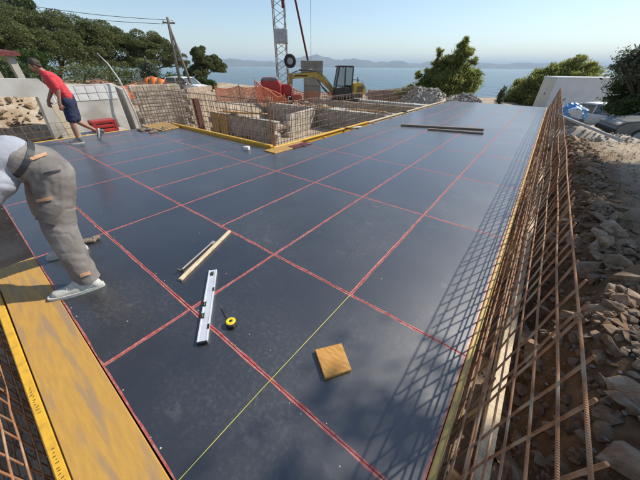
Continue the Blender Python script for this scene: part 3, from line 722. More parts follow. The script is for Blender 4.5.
q = [on_z(*p, 0) for p in ((315, 349.5), (341.5, 343), (351.5, 369.5), (325, 378))]
b = MB(); zt = .027; q2 = [CAM_H and Vector((v.x*(1-zt/CAM_H), v.y*(1-zt/CAM_H), 0)) for v in q]   # outline seen is the top face
b.hexa([v+Vector((0, 0, .001)) for v in q2[::-1]]+[v+Vector((0, 0, zt)) for v in q2[::-1]]); cen = sum(q2, Vector())/4
me = b.mesh('plywood_offcut'); 
for v in me.vertices: v.co -= Vector((cen.x, cen.y, 0))
me.materials.append(MATS['offcut']); bm = bmesh.new(); bm.from_mesh(me); bmesh.ops.recalc_face_normals(bm, faces=bm.faces); bmesh.ops.bevel(bm, geom=list(bm.edges), offset=.002, segments=1, affect='EDGES'); bm.to_mesh(me); bm.free()
o = link('plywood_offcut', me, None, (cen.x, cen.y, 0)); tag(o, 'square yellow brown plywood offcut lying alone near the string', 'offcut')

def stick(name, a, b_, wid, hgt, m, label, cat, lift=0.001):
    L = (b_-a).length; q = MB(); q.box((0, 0, hgt/2+lift), (L, wid, hgt), bev=min(wid, hgt)*.12); o = q.build(name, m); o.location = (a+b_)/2; o.rotation_euler[2] = math.atan2((b_-a).y, (b_-a).x); return tag(o, label, cat)
stick('batten', on_z(230, 232, 0), on_z(180.5, 281, 0), .034, .024, 'pale_wood', 'pale timber batten lying beside a dark pry bar', 'batten')
t = thing('pry_bar', (0, 0, 0), 'dark steel pry bar with curved claw lying along the pale batten', 'pry bar'); a = on_z(214, 242, 0); b_ = on_z(179, 273.5, 0); t.location = (a+b_)/2; t.rotation_euler[2] = math.atan2((b_-a).y, (b_-a).x); L = (b_-a).length
b = MB(); b.box((0, 0, .013), (L*.86, .03, .022), bev=.004); b.build('shaft', 'dark_steel', t); b = MB(); b.box((0, .011, .0255), (L*.84, .006, .003)); b.build('ground_edge', 'alu', t)
b = MB(); b.tube([(L*.42, 0, .014), (L*.46, 0, .022), (L*.49, 0, .04), (L*.5, 0, .055)], [.013, .013, .012, .006], 8); b.build('claw', 'dark_steel', t); b = MB(); b.box((-L*.46, 0, .01), (L*.1, .034, .012), taper=.7); b.build('chisel_end', 'galv', t)
b = MB(); b.tube([on_z(150, 510, .003), on_z(180, 479, .003), on_z(262, 389, .004), on_z(350.5, 294.5, .003)], .0021, 6); o = b.build('string_line', 'string'); tag(o, 'thin yellow green string stretched along the deck past the offcut', 'string')
stick('steel_plank', on_z(401, 126, 0)+Vector((0, 0, 0)), on_z(483, 130.5, 0), .13, .06, 'old_wood', 'longer weathered plank of the pair lying across the far deck', 'plank')
stick('steel_plank', on_z(428, 130, 0), on_z(483, 134.3, 0), .1, .05, 'old_wood', 'shorter weathered plank of the pair lying across the far deck', 'plank')
for o_ in C.objects:
    if o_.name.startswith('steel_plank'): o_.name = 'plank'
b = MB(); b.box((0, 0, .04), (.13, .1, .08), bev=.01); o = b.build('foam_block', 'white_foam'); o.location = on_z(247, 150, 0); o.rotation_euler[2] = .4; tag(o, 'small white block lying near the opening corner', 'block')
for k, (px, py) in enumerate(((302, 146), (308, 145))):
    b = MB(); b.tube([(-.09, 0, .016), (-.03, .01, .03), (.04, -.01, .02), (.1, .015, .016)], .015, 7); b.box((.02, 0, .012), (.06, .05, .022)); o = b.build('steel_offcut', 'dark_steel'); o.location = on_z(px, py, 0); o.rotation_euler[2] = k*1.3
    tag(o, 'small dark bent steel offcut near the opening corner', 'offcut', 'dark bent offcuts by the opening')
b = MB(); b.box((0, 0, .017), (.85, .07, .03), bev=.004); o = b.build('batten', 'old_wood'); o.location = on_z(345, 128.5, 0); o.rotation_euler[2] = R(40); tag(o, 'thin grey batten lying by the far starter bars', 'batten')
b = MB(); b.box((0, 0, .02), (.34, .09, .035), bev=.005); o = b.build('batten', 'white_foam'); o.location = on_z(357, 128, 0); o.rotation_euler[2] = R(70); tag(o, 'short white strip lying by the far starter bars', 'batten')
b = MB(); b.tube([(-.12, 0, .02), (0, .03, .035), (.14, 0, .02)], .02, 7); b.box((.05, -.05, .02), (.2, .03, .03)); o = b.build('steel_offcut', 'dark_steel'); o.location = on_z(404, 112, 0); tag(o, 'dark bent steel offcut on the far deck beside the rock pile', 'offcut')
# yellow boards around the inner corner and the left end of the long beam
b = MB(); b.box((0, 0, .012), (.36, 1.15, .022), bev=.003); o = b.build('plywood_strip', 'yellow_ply'); o.location = on_z(286, 149, 0)+Vector((-.05, .12, 0)); o.rotation_euler[2] = R(-2); tag(o, 'yellow plywood strip lying inside the corner of the opening beams', 'board')
b = MB(); b.box((0, 0, .016), (.2, .62, .03), bev=.003); o = b.build('plank', 'dark_red'); o.location = on_z(297, 146.5, 0)+Vector((.02, .1, 0)); o.rotation_euler[2] = R(-3); tag(o, 'dark red board added for the deck gap beside the yellow strip at the opening corner', 'plank')  # added dark board, stands in for an open gap in the deck
b = MB(); b.box((0, 0, .04), (.9, .75, .027), Matrix.Rotation(R(3), 3, 'Y'), bev=.003); o = b.build('board', 'yellow_ply'); o.location = on_z(157, 129.5, 0)+Vector((-.1, .25, .0)); o.rotation_euler[2] = R(12); tag(o, 'yellow plywood board lying at the left end of the long yellow beam', 'board')
for k, (px, py, s_) in enumerate(((141, 131, .2), (148, 131, .16), (154, 133, .15), (165, 130, .17))):
    b = MB(); b.box((0, 0, .03), (s_*1.6, s_*.5, .055), Matrix.Rotation(.1, 3, 'X'), bev=.01); b.box((s_*.3, s_*.2, .05), (s_*.8, s_*.4, .05), Matrix.Rotation(.6, 3, 'Z'), bev=.01); o = b.build('timber_offcut', 'old_wood'); o.location = on_z(px, py, 0); o.rotation_euler[2] = k*.8
    tag(o, ('longest brown timber offcut lying before the yellow board', 'second longest brown timber offcut, next to the longest one', 'shortest brown timber offcut lying before the yellow board', 'brown timber offcut touching the end of the long yellow beam')[k], 'offcut', 'brown offcuts at the left end of the beam')
# small dark pouch by the bending man's far foot
b = MB(); b.box((0, 0, .022), (.15, .075, .04), bev=.012); b.box((.07, .02, .03), (.07, .06, .045), Matrix.Rotation(.5, 3, 'Z'), bev=.014); o = b.build('work_glove', 'old_wood'); o.location = on_z(89, 242.5, 0); o.rotation_euler[2] = R(60); tag(o, 'dark brown glove lying on the deck behind the bending worker', 'glove')

# ================================================================== PEOPLE
def fused(name, caps, m, parent, voxel=.012, smooth=6, wr=0.0, ws=9.0, ells=(), seed=0, cut=None):
    """one continuous skin from overlapping tapered limbs, voxel-fused"""
    B_ = MB()
    for (p, q, r1, r2) in caps:
        p, q = Vector(p), Vector(q); d = q-p; L = d.length
        if L < 1e-4: d = Vector((0, 0, 1)); L = 0
        pr = [(max(1e-5, r1*math.cos(t_)), r1*math.sin(t_)) for t_ in [R(-90+15*k) for k in range(7)]] + [(max(1e-5, r2*math.cos(t_)), L+r2*math.sin(t_)) for t_ in [R(15*k) for k in range(7)]]
        B_.lathe(p, d, pr, 18)
    for (c, rad, rot) in ells:
        o_ = len(B_.v); B_.lathe((0, 0, 0), (0, 0, 1), [(max(1e-5, math.cos(t_)), math.sin(t_)) for t_ in [R(-90+15*k) for k in range(13)]], 18)
        for i in range(o_, len(B_.v)):
            v = Vector((B_.v[i][0]*rad[0], B_.v[i][1]*rad[1], B_.v[i][2]*rad[2])); v = rot @ v if rot is not None else v; B_.v[i] = tuple(v+Vector(c))
    me = B_.mesh(name)
    tmp = bpy.data.objects.new('tmp', me); TS = bpy.data.scenes.new('tmp'); TS.collection.objects.link(tmp)
    r = tmp.modifiers.new('r', 'REMESH'); r.mode = 'VOXEL'; r.voxel_size = voxel; r.use_smooth_shade = True
    s_ = tmp.modifiers.new('s', 'SMOOTH'); s_.iterations = smooth; s_.factor = .5
    TS.view_layers[0].update(); dg = TS.view_layers[0].depsgraph
    out = bpy.data.meshes.new_from_object(tmp.evaluated_get(dg)); bpy.data.objects.remove(tmp); bpy.data.scenes.remove(TS); out.name = name
    if wr:
        NV = len(out.vertices); co = np.empty(NV*3, np.float32); no_ = np.empty(NV*3, np.float32)
        out.vertices.foreach_get('co', co); out.vertices.foreach_get('normal', no_); co = co.reshape(-1, 3); no_ = no_.reshape(-1, 3); res = co.copy()
        for i in range(NV):
            c = Vector(co[i].tolist())
            k2 = noise.noise(Vector((c.x*ws*.7+seed*2, c.y*ws*.9+c.z*ws*.55, c.z*ws*1.0-c.y*ws*.4)))+.3*noise.noise(Vector((c.x*22, c.y*22+seed, c.z*22))); k3 = noise.noise(c*4.5+Vector((seed, 0, 1)))
            k = noise.noise(Vector((c.x*ws+seed, c.y*ws+c.z*ws*.5, c.z*ws*.9))) + .5*noise.noise(Vector((c.x*ws*1.8+seed, (c.y+c.z)*ws*2.2, (c.z-c.y)*ws*1.1)))
            res[i] += no_[i]*wr*(.55+.7*k - .8*max(0, 1-abs(k2)*4.0)*max(0, .4+k3))
        out.vertices.foreach_set('co', res.ravel())
    if cut:
        bm = bmesh.new(); bm.from_mesh(out); 
        for c_, n_ in (cut if isinstance(cut, list) else [cut]): bmesh.ops.bisect_plane(bm, geom=list(bm.verts)+list(bm.edges)+list(bm.faces), plane_co=c_, plane_no=n_, clear_outer=True)
        bm.to_mesh(out); bm.free()
    out.materials.clear(); out.materials.append(MATS[m])
    out.polygons.foreach_set('use_smooth', [True]*len(out.polygons))
    return link(name, out, parent)
def hand_caps(wr, dirn, palm_n, thumb_side, curl=.6, s=1.0):
    """palm plus five unequal bent fingers"""
    d = Vector(dirn).normalized(); n = Vector(palm_n); n = (n-d*n.dot(d)).normalized(); sd = d.cross(n).normalized()*thumb_side
    wr = Vector(wr); c = []
    for k in (-1, 0, 1): c.append((wr+sd*k*.012*s, wr+d*.085*s+sd*k*.024*s, .02*s, .0145*s))
    for k, (L, o) in enumerate(((.072, .031), (.082, .0105), (.076, -.0105), (.06, -.031))):
        p = wr+d*.085*s+sd*o*s; a = .25*curl
        for seg, fr in enumerate((.45, .32, .23)):
            a += curl*(.35+.2*seg); q = p+(d*math.cos(a)+n*math.sin(a))*L*fr*s; c.append((p, q, (.0098-.001*seg)*s, (.009-.001*seg)*s)); p = q
    p = wr+d*.025*s+sd*.03*s; t1 = p+(d*.6+sd*.65+n*.25)*.045*s; t2 = t1+(d*.85+sd*.2+n*.4)*.034*s
    c += [(p, t1, .0125*s, .0105*s), (t1, t2, .0105*s, .008*s)]
    return c
def head_parts(c, up, fwd, sc=1.0):
    """ellipsoids of skull, jaw, nose, ears and eye ridges around head centre"""
    c, up, fwd = Vector(c), Vector(up).normalized(), Vector(fwd); fwd = (fwd-up*fwd.dot(up)).normalized(); sd = fwd.cross(up)
    rot = Matrix((sd, fwd, up)).transposed()
    P = lambda x, y, z: c+(sd*x+fwd*y+up*z)*sc
    e = [(c, (.076*sc, .094*sc, .105*sc), rot), (P(0, .03, -.055), (.056*sc, .062*sc, .058*sc), rot), (P(0, .098, -.018), (.012*sc, .018*sc, .022*sc), rot),
         (P(0, .09, -.055), (.024*sc, .012*sc, .012*sc), rot), (P(0, .082, -.088), (.022*sc, .018*sc, .014*sc), rot)]
    for s_ in (-1, 1): e += [(P(s_*.078, -.005, -.015), (.01*sc, .019*sc, .031*sc), rot), (P(s_*.03, .082, .018), (.022*sc, .014*sc, .009*sc), rot)]
    eyes = [(P(s_*.03, .082, .003), (.012*sc, .01*sc, .008*sc), rot) for s_ in (-1, 1)]
    hair = [(P(0, -.018, .026), (.082*sc, .094*sc, .092*sc), rot), (P(0, -.055, -.03), (.066*sc, .05*sc, .05*sc), rot)]
    return e, eyes, hair
def shoe(parent, heel, toe, m, sole_m, tilt_z0=0.0, up=None, w=.047):
    heel, toe = Vector(heel), Vector(toe); f = (toe-heel); L = f.length; f.normalize(); u = Vector((0, 0, 1)) if up is None else Vector(up).normalized(); sd = f.cross(u).normalized(); u = sd.cross(f)
    P = lambda x, z, s_=0: heel+f*x*L+u*z+sd*s_
    o = fused('shoe', [(P(.16, .06), P(.18, .105), .044, .044), (P(.14, .045), P(.45, .045), .043, .045), (P(.28, .1), P(.52, .068), .038, .036), (P(.45, .04, .004), P(.84, .034, .004), .046, .038), (P(.45, .036, -.008), P(.8, .03, -.01), .042, .034)], m, parent, .008, 5)
    for k in range(4): q = MB(); c_ = P(.4+.07*k, .114-.011*k); q.tube([c_-sd*.026, c_+u*.006, c_+sd*.026], .004, 5); q.build('lace', sole_m, o)
    b = MB(); n = 22; ring = []
    for k in range(n):
        a = 2*math.pi*k/n; x = .5-.5*math.cos(a); wd = (.043+.012*math.sin(x*math.pi*.9-.3))*(1 if math.sin(a) > 0 else -1)*abs(math.sin(a))**.45
        ring.append((x, wd))
    lo = [P(x*1.03-.015, .0, y) for x, y in ring]; hi = [P(x*1.03-.015, .026+.008*abs(x-.5), y*1.02) for x, y in ring]
    b.add(lo+hi, [tuple(range(n))[::-1], tuple(range(n, 2*n))]+[(i, (i+1) % n, n+(i+1) % n, n+i) for i in range(n)], 0); q = b.build('sole', sole_m, o)
    return o

# ---- the bending worker in grey trousers
man = thing('person', (0, 0, 0), 'worker in grey work trousers and pale shirt bending over the deck edge', 'person')
J = dict(pel=(-2.87, .30, .985), hL=(-2.77, .29, .95), hR=(-2.97, .31, .95), kL=(-2.69, .215, .53), kR=(-3.16, .24, .52), aL=(-2.575, .175, .10), aR=(-3.29, .25, .10),
         ch=(-2.93, -.13, 1.03), ne=(-2.97, -.36, 1.0), hd=(-3.0, -.53, .93), sL=(-2.76, -.27, 1.0), sR=(-3.14, -.24, 1.0), eL=(-2.79, -.33, .70), eR=(-3.2, -.4, .72), wL=(-2.90, -.31, .44), wR=(-3.12, -.44, .46))
J = {k: Vector(v) for k, v in J.items()}; SH = Vector((0, -.08, 0))
el, eyes, hair = head_parts(J['hd'], (0, -.75, -.35), (.1, -.35, -.9))
hl = hand_caps(J['wL'], (.0, .12, -1), (-1, 0, 0), 1, .8); hr = hand_caps(J['wR'], (0, -.1, -1), (1, 0, 0), -1, .7)
body = fused('body', [(J['pel'], J['ch'], .12, .13), (J['ch'], J['ne'], .12, .06), (J['ne'], J['hd'], .055, .055), (J['ch'], J['sL'], .09, .065), (J['ch'], J['sR'], .09, .065),
    (J['sL'], J['eL'], .055, .042), (J['eL'], J['wL'], .042, .027), (J['sR'], J['eR'], .055, .042), (J['eR'], J['wR'], .042, .027),
    (J['hL'], J['kL'], .08, .055), (J['kL'], J['aL'], .052, .035), (J['hR'], J['kR'], .08, .055), (J['kR'], J['aR'], .052, .035)]+hl+hr, 'skin', man, .009, 3, ells=el)
fused('hair', [], 'hair', man, .01, 3, ells=hair); 
for e in eyes: fused('eye', [], 'white_paint', man, .004, 1, ells=[e])
tr = fused('trousers', [(Vector((-2.875, .21, 1.035)), Vector((-2.87, .29, .96)), .13, .145), (Vector((-2.82, .22, 1.02)), Vector((-2.8, .31, .93)), .12, .135), (Vector((-2.93, .22, 1.02)), Vector((-2.95, .31, .93)), .12, .135),
    (J['hL']+Vector((.01, .02, -.03)), J['hL']+Vector((.02, -.01, -.2)), .135, .118), (J['hL']+Vector((.02, -.01, -.2)), J['kL'], .118, .098), (J['kL'], J['kL'].lerp(J['aL'], .6), .098, .09), (J['kL'].lerp(J['aL'], .6), J['aL']+Vector((0, 0.01, -.03)), .088, .08),
    (J['hR'], J['kR'], .135, .098), (J['kR'], J['aR']+Vector((0, 0.01, -.03)), .098, .08)], 'trouser_grey', man, .006, 6, .009, 7, seed=3, cut=((0, 0, .085), (0, 0, -1)))
sh = fused('shirt', [(Vector((-2.875, .17, 1.065)), J['ch'], .128, .15), (Vector((-2.88, .12, 1.0)), J['ch']+Vector((0.02, 0, -.08)), .12, .15), (J['ch'], J['ne'], .155, .075), (J['ch'], J['sL'], .13, .095), (J['ch'], J['sR'], .13, .095), (J['sL'], J['sL'].lerp(J['eL'], .62), .092, .075), (J['sR'], J['sR'].lerp(J['eR'], .62), .09, .075),
    (Vector((-2.84, .02, .93)), Vector((-2.83, -.16, .8)), .12, .1), (Vector((-2.86, -.02, .9)), Vector((-2.84, -.2, .72)), .1, .08)], 'shirt_blue', man, .01, 4, .013, 8, seed=8)
# belt: a slice of the waist, a little proud of the trousers
bc = Vector((-2.875, .2, 1.045)); ax = Vector((0, -.7, .68)).normalized()
wc = [(Vector((-2.875, .19, 1.055)), Vector((-2.87, .29, .96)), .14, .152), (Vector((-2.82, .2, 1.04)), Vector((-2.8, .31, .93)), .129, .143), (Vector((-2.93, .2, 1.04)), Vector((-2.95, .31, .93)), .129, .143)]
fused('belt', wc, 'belt', man, .008, 3, cut=[(bc+ax*.008, ax), (bc-ax*.026, -ax)])
# pockets with orange trim: rectangles laid on the trouser surface
from mathutils.bvhtree import BVHTree
def patch(px, py, wpx, hpx, rot, m, name, thick=.006, parent=tr, zoff=.004):
    dg_v = [v.co for v in tr.data.vertices]; bv = patch.bv
    pts = []; nu, nv = 7, 4; c, s_ = math.cos(rot), math.sin(rot)
    for j in range(nv+1):
        for i in range(nu+1):
            u, v = (i/nu-.5)*wpx, (j/nv-.5)*hpx; d = ray(px+u*c-v*s_, py+u*s_+v*c).normalized()
            hit = bv.ray_cast(Vector((0, 0, CAM_H)), d)
            if hit[0] is None: return None
            pts.append((hit[0], hit[1]))
    a = [p+n_*zoff for p, n_ in pts]; bb = [p+n_*(zoff+thick) for p, n_ in pts]; W = nu+1; N = len(pts)
    fs = []
    for j in range(nv):
        for i in range(nu):
            q = (j*W+i, j*W+i+1, (j+1)*W+i+1, (j+1)*W+i); fs.append(q); fs.append(tuple(N+k for k in q[::-1]))
    edge = [i for i in range(W)]+[j*W+nu for j in range(1, nv+1)]+[nv*W+i for i in range(nu-1, -1, -1)]+[j*W for j in range(nv-1, 0, -1)]
    for k in range(len(edge)): i0, i1 = edge[k], edge[(k+1) % len(edge)]; fs.append((i0, N+i0, N+i1, i1))
    m_ = MB(); m_.add(a+bb, fs); me = m_.mesh(name); bm = bmesh.new(); bm.from_mesh(me); bmesh.ops.recalc_face_normals(bm, faces=bm.faces); bm.to_mesh(me); bm.free(); me.materials.append(MATS[m]); return link(name, me, parent)
def PATCHES():
    patch(50, 213, 19, 19, .32, 'trouser_shaded', 'cargo_pocket', .014)
    patch(46, 199, 13, 2.8, -.25, 'trim_orange', 'pocket_trim', .018)
    patch(38, 157, 17, 3.4, -.3, 'trim_orange', 'pocket_trim', .007)
    patch(52, 172, 17, 2.0, -.2, 'belt', 'pocket_seam', .003)
    patch(85, 274, 10, 3.4, -.28, 'trim_orange', 'ankle_trim', .006)
for o_ in man.children:
    for v_ in o_.data.vertices: v_.co.y += -.08+.045*sstep(.6, .98, v_.co.z)
patch.bv = BVHTree.FromPolygons([v.co.copy() for v in tr.data.vertices], [tuple(p.vertices) for p in tr.data.polygons])
PATCHES()
shoe(man, (-2.515, .175, .0), (-2.655, -.165, .0), 'shoe_pale', 'sole')
shoe(man, (-3.28, .27, .0), (-3.36, -.04, .0), 'shoe_pale', 'sole')

# ---- the man in the red shirt
man2 = thing('person', (0, 0, 0), 'man in red shirt and navy shorts striding off the left end of the deck', 'person')
J = dict(pel=(-8.76, 1.80, .95), hL=(-8.68, 1.77, .9), hR=(-8.84, 1.84, .9), kL=(-8.70, 1.68, .48), kR=(-8.80, 1.80, .47), aL=(-8.72, 1.65, .09), aR=(-8.78, 2.06, .24),
         ch=(-8.78, 1.71, 1.30), ne=(-8.80, 1.62, 1.485), hd=(-8.83, 1.545, 1.6), sL=(-8.62, 1.64, 1.40), sR=(-8.95, 1.74, 1.40), eL=(-8.60, 1.68, 1.12), eR=(-8.98, 1.65, 1.12), wL=(-8.60, 1.60, .87), wR=(-8.98, 1.5, .92))
J = {k: Vector(v) for k, v in J.items()}
el, eyes, hair = head_parts(J['hd'], (-.05, -.3, .95), (-.35, -.9, -.2))
body = fused('body', [(J['pel'], J['ch'], .12, .125), (J['ch'], J['ne'], .11, .06), (J['ne'], J['hd'], .052, .055), (J['ch'], J['sL'], .09, .06), (J['ch'], J['sR'], .09, .06),
    (J['sL'], J['eL'], .052, .042), (J['eL'], J['wL'], .042, .028), (J['sR'], J['eR'], .052, .042), (J['eR'], J['wR'], .042, .028),
    (J['hL'], J['kL'], .085, .056), (J['kL'], J['kL'].lerp(J['aL'], .35), .054, .058), (J['kL'].lerp(J['aL'], .35), J['aL'], .058, .036), (J['hR'], J['kR'], .085, .056), (J['kR'], J['kR'].lerp(J['aR'], .35), .054, .058), (J['kR'].lerp(J['aR'], .35), J['aR'], .058, .036)]
    + hand_caps(J['wL'], (0, -.15, -1), (-1, .2, 0), 1, .8) + hand_caps(J['wR'], (0, -.2, -1), (1, 0, 0), -1, .8), 'skin', man2, .0095, 3, ells=el)
fused('hair', [], 'hair', man2, .008, 1, wr=.012, ws=22, ells=hair, seed=5)
for e in eyes: fused('eye', [], 'white_paint', man2, .004, 1, ells=[e])
fused('shirt', [(J['pel']+Vector((0, -.01, .06)), J['ch'], .145, .15), (J['pel']+Vector((.05, -.01, .05)), J['ch']+Vector((.07, 0, 0)), .12, .12), (J['pel']+Vector((-.05, 0, .05)), J['ch']+Vector((-.06, 0, 0)), .12, .12), (J['ch'], J['ne']-Vector((0, -.01, .04)), .14, .075), (J['ch'], J['sL'], .12, .075), (J['ch'], J['sR'], .12, .075), (J['sL'], J['sL'].lerp(J['eL'], .7), .078, .068), (J['sR'], J['sR'].lerp(J['eR'], .7), .078, .068)], 'shirt_red', man2, .009, 4, .013, 9, seed=1)
fused('shorts', [(J['pel']+Vector((0, 0, .04)), J['pel']-Vector((0, 0, .05)), .145, .15), (J['hL'], J['hL'].lerp(J['kL'], .82), .12, .1), (J['hR'], J['hR'].lerp(J['kR'], .82), .12, .1)], 'shorts_navy', man2, .011, 4, .01, 9, seed=2)
shoe(man2, (-8.70, 1.72, .0), (-8.76, 1.43, .0), 'shoe_grey', 'sole')
shoe(man2, (-8.77, 2.13, .27), (-8.80, 2.04, .01), 'shoe_grey', 'sole', up=(0, .9, .25))

# ================================================================== TREES
def leaves(blobs, n, size, long=1.0, clump=.22, seed=0, up_bias=0.0, shell=.55, puffs=0):
    r = np.random.default_rng(seed); vol = np.array([b[1]*b[2]*b[3] for b in blobs])**.67; per = (vol/vol.sum()*n).astype(int)
    P = []; Nn = []
    for (c, rx, ry, rz), k in zip(blobs, per):
        nc = max(6, k//34); d = r.normal(size=(nc, 3)); d /= np.linalg.norm(d, axis=1)[:, None]; rad = shell+(1-shell)*r.random(nc)**.7
        lump = 1+.16*np.sin(d[:, 0]*5+seed)+.14*np.sin(d[:, 1]*6+d[:, 2]*5+seed*2)
        cc = d*(rad*lump)[:, None]; idx = r.integers(0, nc, k); cs = clump*(.6+.8*r.random(nc))
        p = cc[idx]+r.normal(size=(k, 3))*cs[idx][:, None]*np.array([1, 1, .62])
        if puffs:
            d = r.normal(size=(puffs, 3)); d[:, 2] = np.abs(d[:, 2])*.9-.25*(r.random(puffs) < .4); d /= np.linalg.norm(d, axis=1)[:, None]; pc = d*(.5+.42*r.random(puffs))[:, None]; pr = .2+.2*r.random(puffs)
            idx = r.choice(puffs, k, p=pr**2/(pr**2).sum()); e = r.normal(size=(k, 3)); e /= np.linalg.norm(e, axis=1)[:, None]; e[:, 2] = np.where(e[:, 2] < -.35, -e[:, 2], e[:, 2])
            p = pc[idx]+e*(pr[idx]*(.72+.33*r.random(k)))[:, None]*np.array([1, 1, .8]); d = e; idx = np.arange(k)
        P.append(p*np.array([rx, ry, rz])+np.array(c)); Nn.append(d[idx])
    P = np.concatenate(P); Nn = np.concatenate(Nn); k = len(P)
    a = r.normal(size=(k, 3)); a += Nn*.6; a[:, 2] += up_bias; a /= np.linalg.norm(a, axis=1)[:, None]
    b = np.cross(a, r.normal(size=(k, 3))); b /= np.linalg.norm(b, axis=1)[:, None]+1e-9
    s = size*(.6+.8*r.random(k))[:, None]; a = a*s*long; b = b*s*.5
    V = np.stack([P-a*.5, P+b*.5, P+a*.5, P-b*.5], 1).reshape(-1, 3); Q = np.arange(k*4).reshape(-1, 4)
    return V, Q
def tree(name, label, cat, base, blobs, n, size, m, trunk=.12, long=1.0, clump=.22, group=None, seed=0, up=0.0, shell=.55, puffs=0):
    base = Vector(base); t = thing(name, base, label, cat, group)
    bl = [((c[0]-base.x, c[1]-base.y, c[2]-base.z), a, b_, d) for c, a, b_, d in blobs]
    V, Q = leaves(bl, n, size, long, clump, seed, up, shell, puffs)
    link('crown', np_mesh('crown', V, Q, m), t)
    b = MB(); rr = random.Random(seed); cm = sum((Vector(x[0]) for x in bl), Vector())/len(bl); f = Vector((cm.x*.5, cm.y*.5, max(.3, cm.z*.55)))
    b.tube([(0, 0, -.3), f*.3+Vector((rr.uniform(-.1, .1), rr.uniform(-.1, .1), 0)), f*.7, f], [trunk*1.3, trunk*1.05, trunk*.9, trunk*.75], 9)
    for x in bl:
        e = Vector(x[0]); mid = f.lerp(e, .5)+Vector((rr.uniform(-.2, .2), rr.uniform(-.2, .2), .15)); b.tube([f*.92, mid, e], [trunk*.6, trunk*.4, trunk*.12], 6)
        for k in range(3):
            q = e+Vector((rr.uniform(-1, 1)*x[1], rr.uniform(-1, 1)*x[2], rr.uniform(-.3, .9)*x[3]))*.8; b.tube([mid, mid.lerp(q, .6)+Vector((0, 0, .1)), q], [trunk*.3, trunk*.2, trunk*.05], 5)
    b.build('trunk', 'bark', t); return t
def px_blobs(lst, dist, rs=1.0):
    out = []
    for (px, py, wpx, hpx, *dd) in lst:
        D = dist+(dd[0] if dd else 0); c = at_d(px, py, D); rx = D*wpx/311*rs; rz = D*hpx/351*rs; out.append((tuple(c), rx, rx*.9, rz))
    return out
def gpos(px, py, dist):
    p = at_d(px, py, dist); return Vector((p.x, p.y, gz(p.x, p.y)))
oaks = [((12, 90), 40, [(-10, 42, 26, 26), (14, 40, 24, 24, 2), (30, 55, 22, 22, -1), (0, 66, 24, 20)], 'dark holm oak behind the man in the red shirt'),
        ((62, 90), 43, [(48, 38, 24, 20), (72, 40, 24, 21, 1), (60, 60, 26, 24, -1), (88, 58, 20, 22)], 'broad dark oak with the widest crown in the left wood'),
        ((112, 88), 45, [(104, 44, 21, 19), (120, 52, 18, 20, 1), (108, 66, 22, 18, -1)], 'rounded dark oak between the broad oak and the utility pole'),
        ((150, 88), 46, [(142, 52, 18, 16), (160, 54, 16, 18, 1), (150, 68, 20, 16, -1), (176, 66, 13, 14)], 'dark oak directly behind the utility pole'),
        ((206, 88), 42, [(203, 62, 13, 13), (212, 72, 14, 13, .5), (198, 76, 13, 11)], 'small round oak standing alone beside the sea right of the utility pole'),
        ((-50, 90), 36, [(-60, 40, 30, 30), (-30, 48, 22, 28, 1), (-45, 66, 30, 20)], 'large dark oak at the end of the left wood past the shed')]
for k, (b0, D, lst, lab) in enumerate(oaks):
    tree('oak_tree', lab, 'tree', gpos(*b0, D), px_blobs(lst, D), 42000, .135, 'oak_leaf', .22, 1.4, .16, 'oaks of the left wood', seed=10+k, shell=.6, puffs=26)
tree('conifer_tree', 'pointed dark conifer rising above the oaks of the left wood', 'tree', gpos(22, 90, 47), px_blobs([(24, 30, 14, 16), (24, 14, 10, 10), (24, 5, 6, 7), (24, -3, 2.5, 6)], 47), 6000, .24, 'dark_leaf', .2, 1.8, .16, seed=30)
for k, (px, py, D, w_, h_, m_) in enumerate(((36, 62, 33, 13, 9, 'bush_leaf'), (150, 72, 34, 9, 9, 'olive_leaf'), (176, 82, 34, 14, 8, 'bush_leaf'), (207, 84, 33, 8, 6, 'bush_leaf'), (85, 76, 37, 26, 11, 'oak_leaf'), (20, 74, 30, 26, 9, 'dark_leaf'), (125, 78, 36, 30, 10, 'oak_leaf'))):
    lab = ['bright green bush behind the head of the red shirted man', 'pale grey green bush beside the orange tarpaulin', 'light green bush at the foot of the utility pole', 'small light green bush under the lone round oak', 'low dark bush below the broad oak', 'low dark hedge behind the shed post', 'low dark bush between the earth heaps and the rounded oak'][k]
    tree('bush', lab, 'bush', gpos(px, py+8, D), px_blobs([(px-w_*.4, py, w_*.6, h_), (px+w_*.4, py+1, w_*.6, h_*.9), (px, py+2, w_*.5, h_)], D), 3600, .15, m_, .06, 1.3, .25, seed=50+k)
D = 26
tree('pine_tree', 'bushy green pine standing behind the rock piles before the sea', 'tree', gpos(448, 100, D), px_blobs([(450, 88, 18, 9), (434, 89, 13, 6), (466, 87, 11, 7), (441, 76, 14, 7), (458, 72, 13, 8, .6), (462, 56, 7, 7), (449, 62, 8, 6), (471, 76, 8, 5), (424, 83, 8, 5), (418, 75, 4, 3), (463, 46, 4, 5), (469, 52, 5, 4), (476, 84, 5, 4), (437, 64, 5, 5), (440, 52, 3, 4), (474, 62, 4, 3), (466, 40, 2.5, 3), (430, 71, 5, 3), (480, 72, 3, 2), (455, 80, 16, 7)], D), 36000, .1, 'pine_leaf', .13, 3.0, .2, seed=70, up=.7, shell=.3)
tree('bush', 'low green pine bush left of the rock piles', 'bush', gpos(408, 97, 25), px_blobs([(404, 94, 7, 5), (411, 92, 7, 5)], 25), 2600, .15, 'pine_leaf', .05, 2.0, .22, seed=71, up=.4)
D = 36
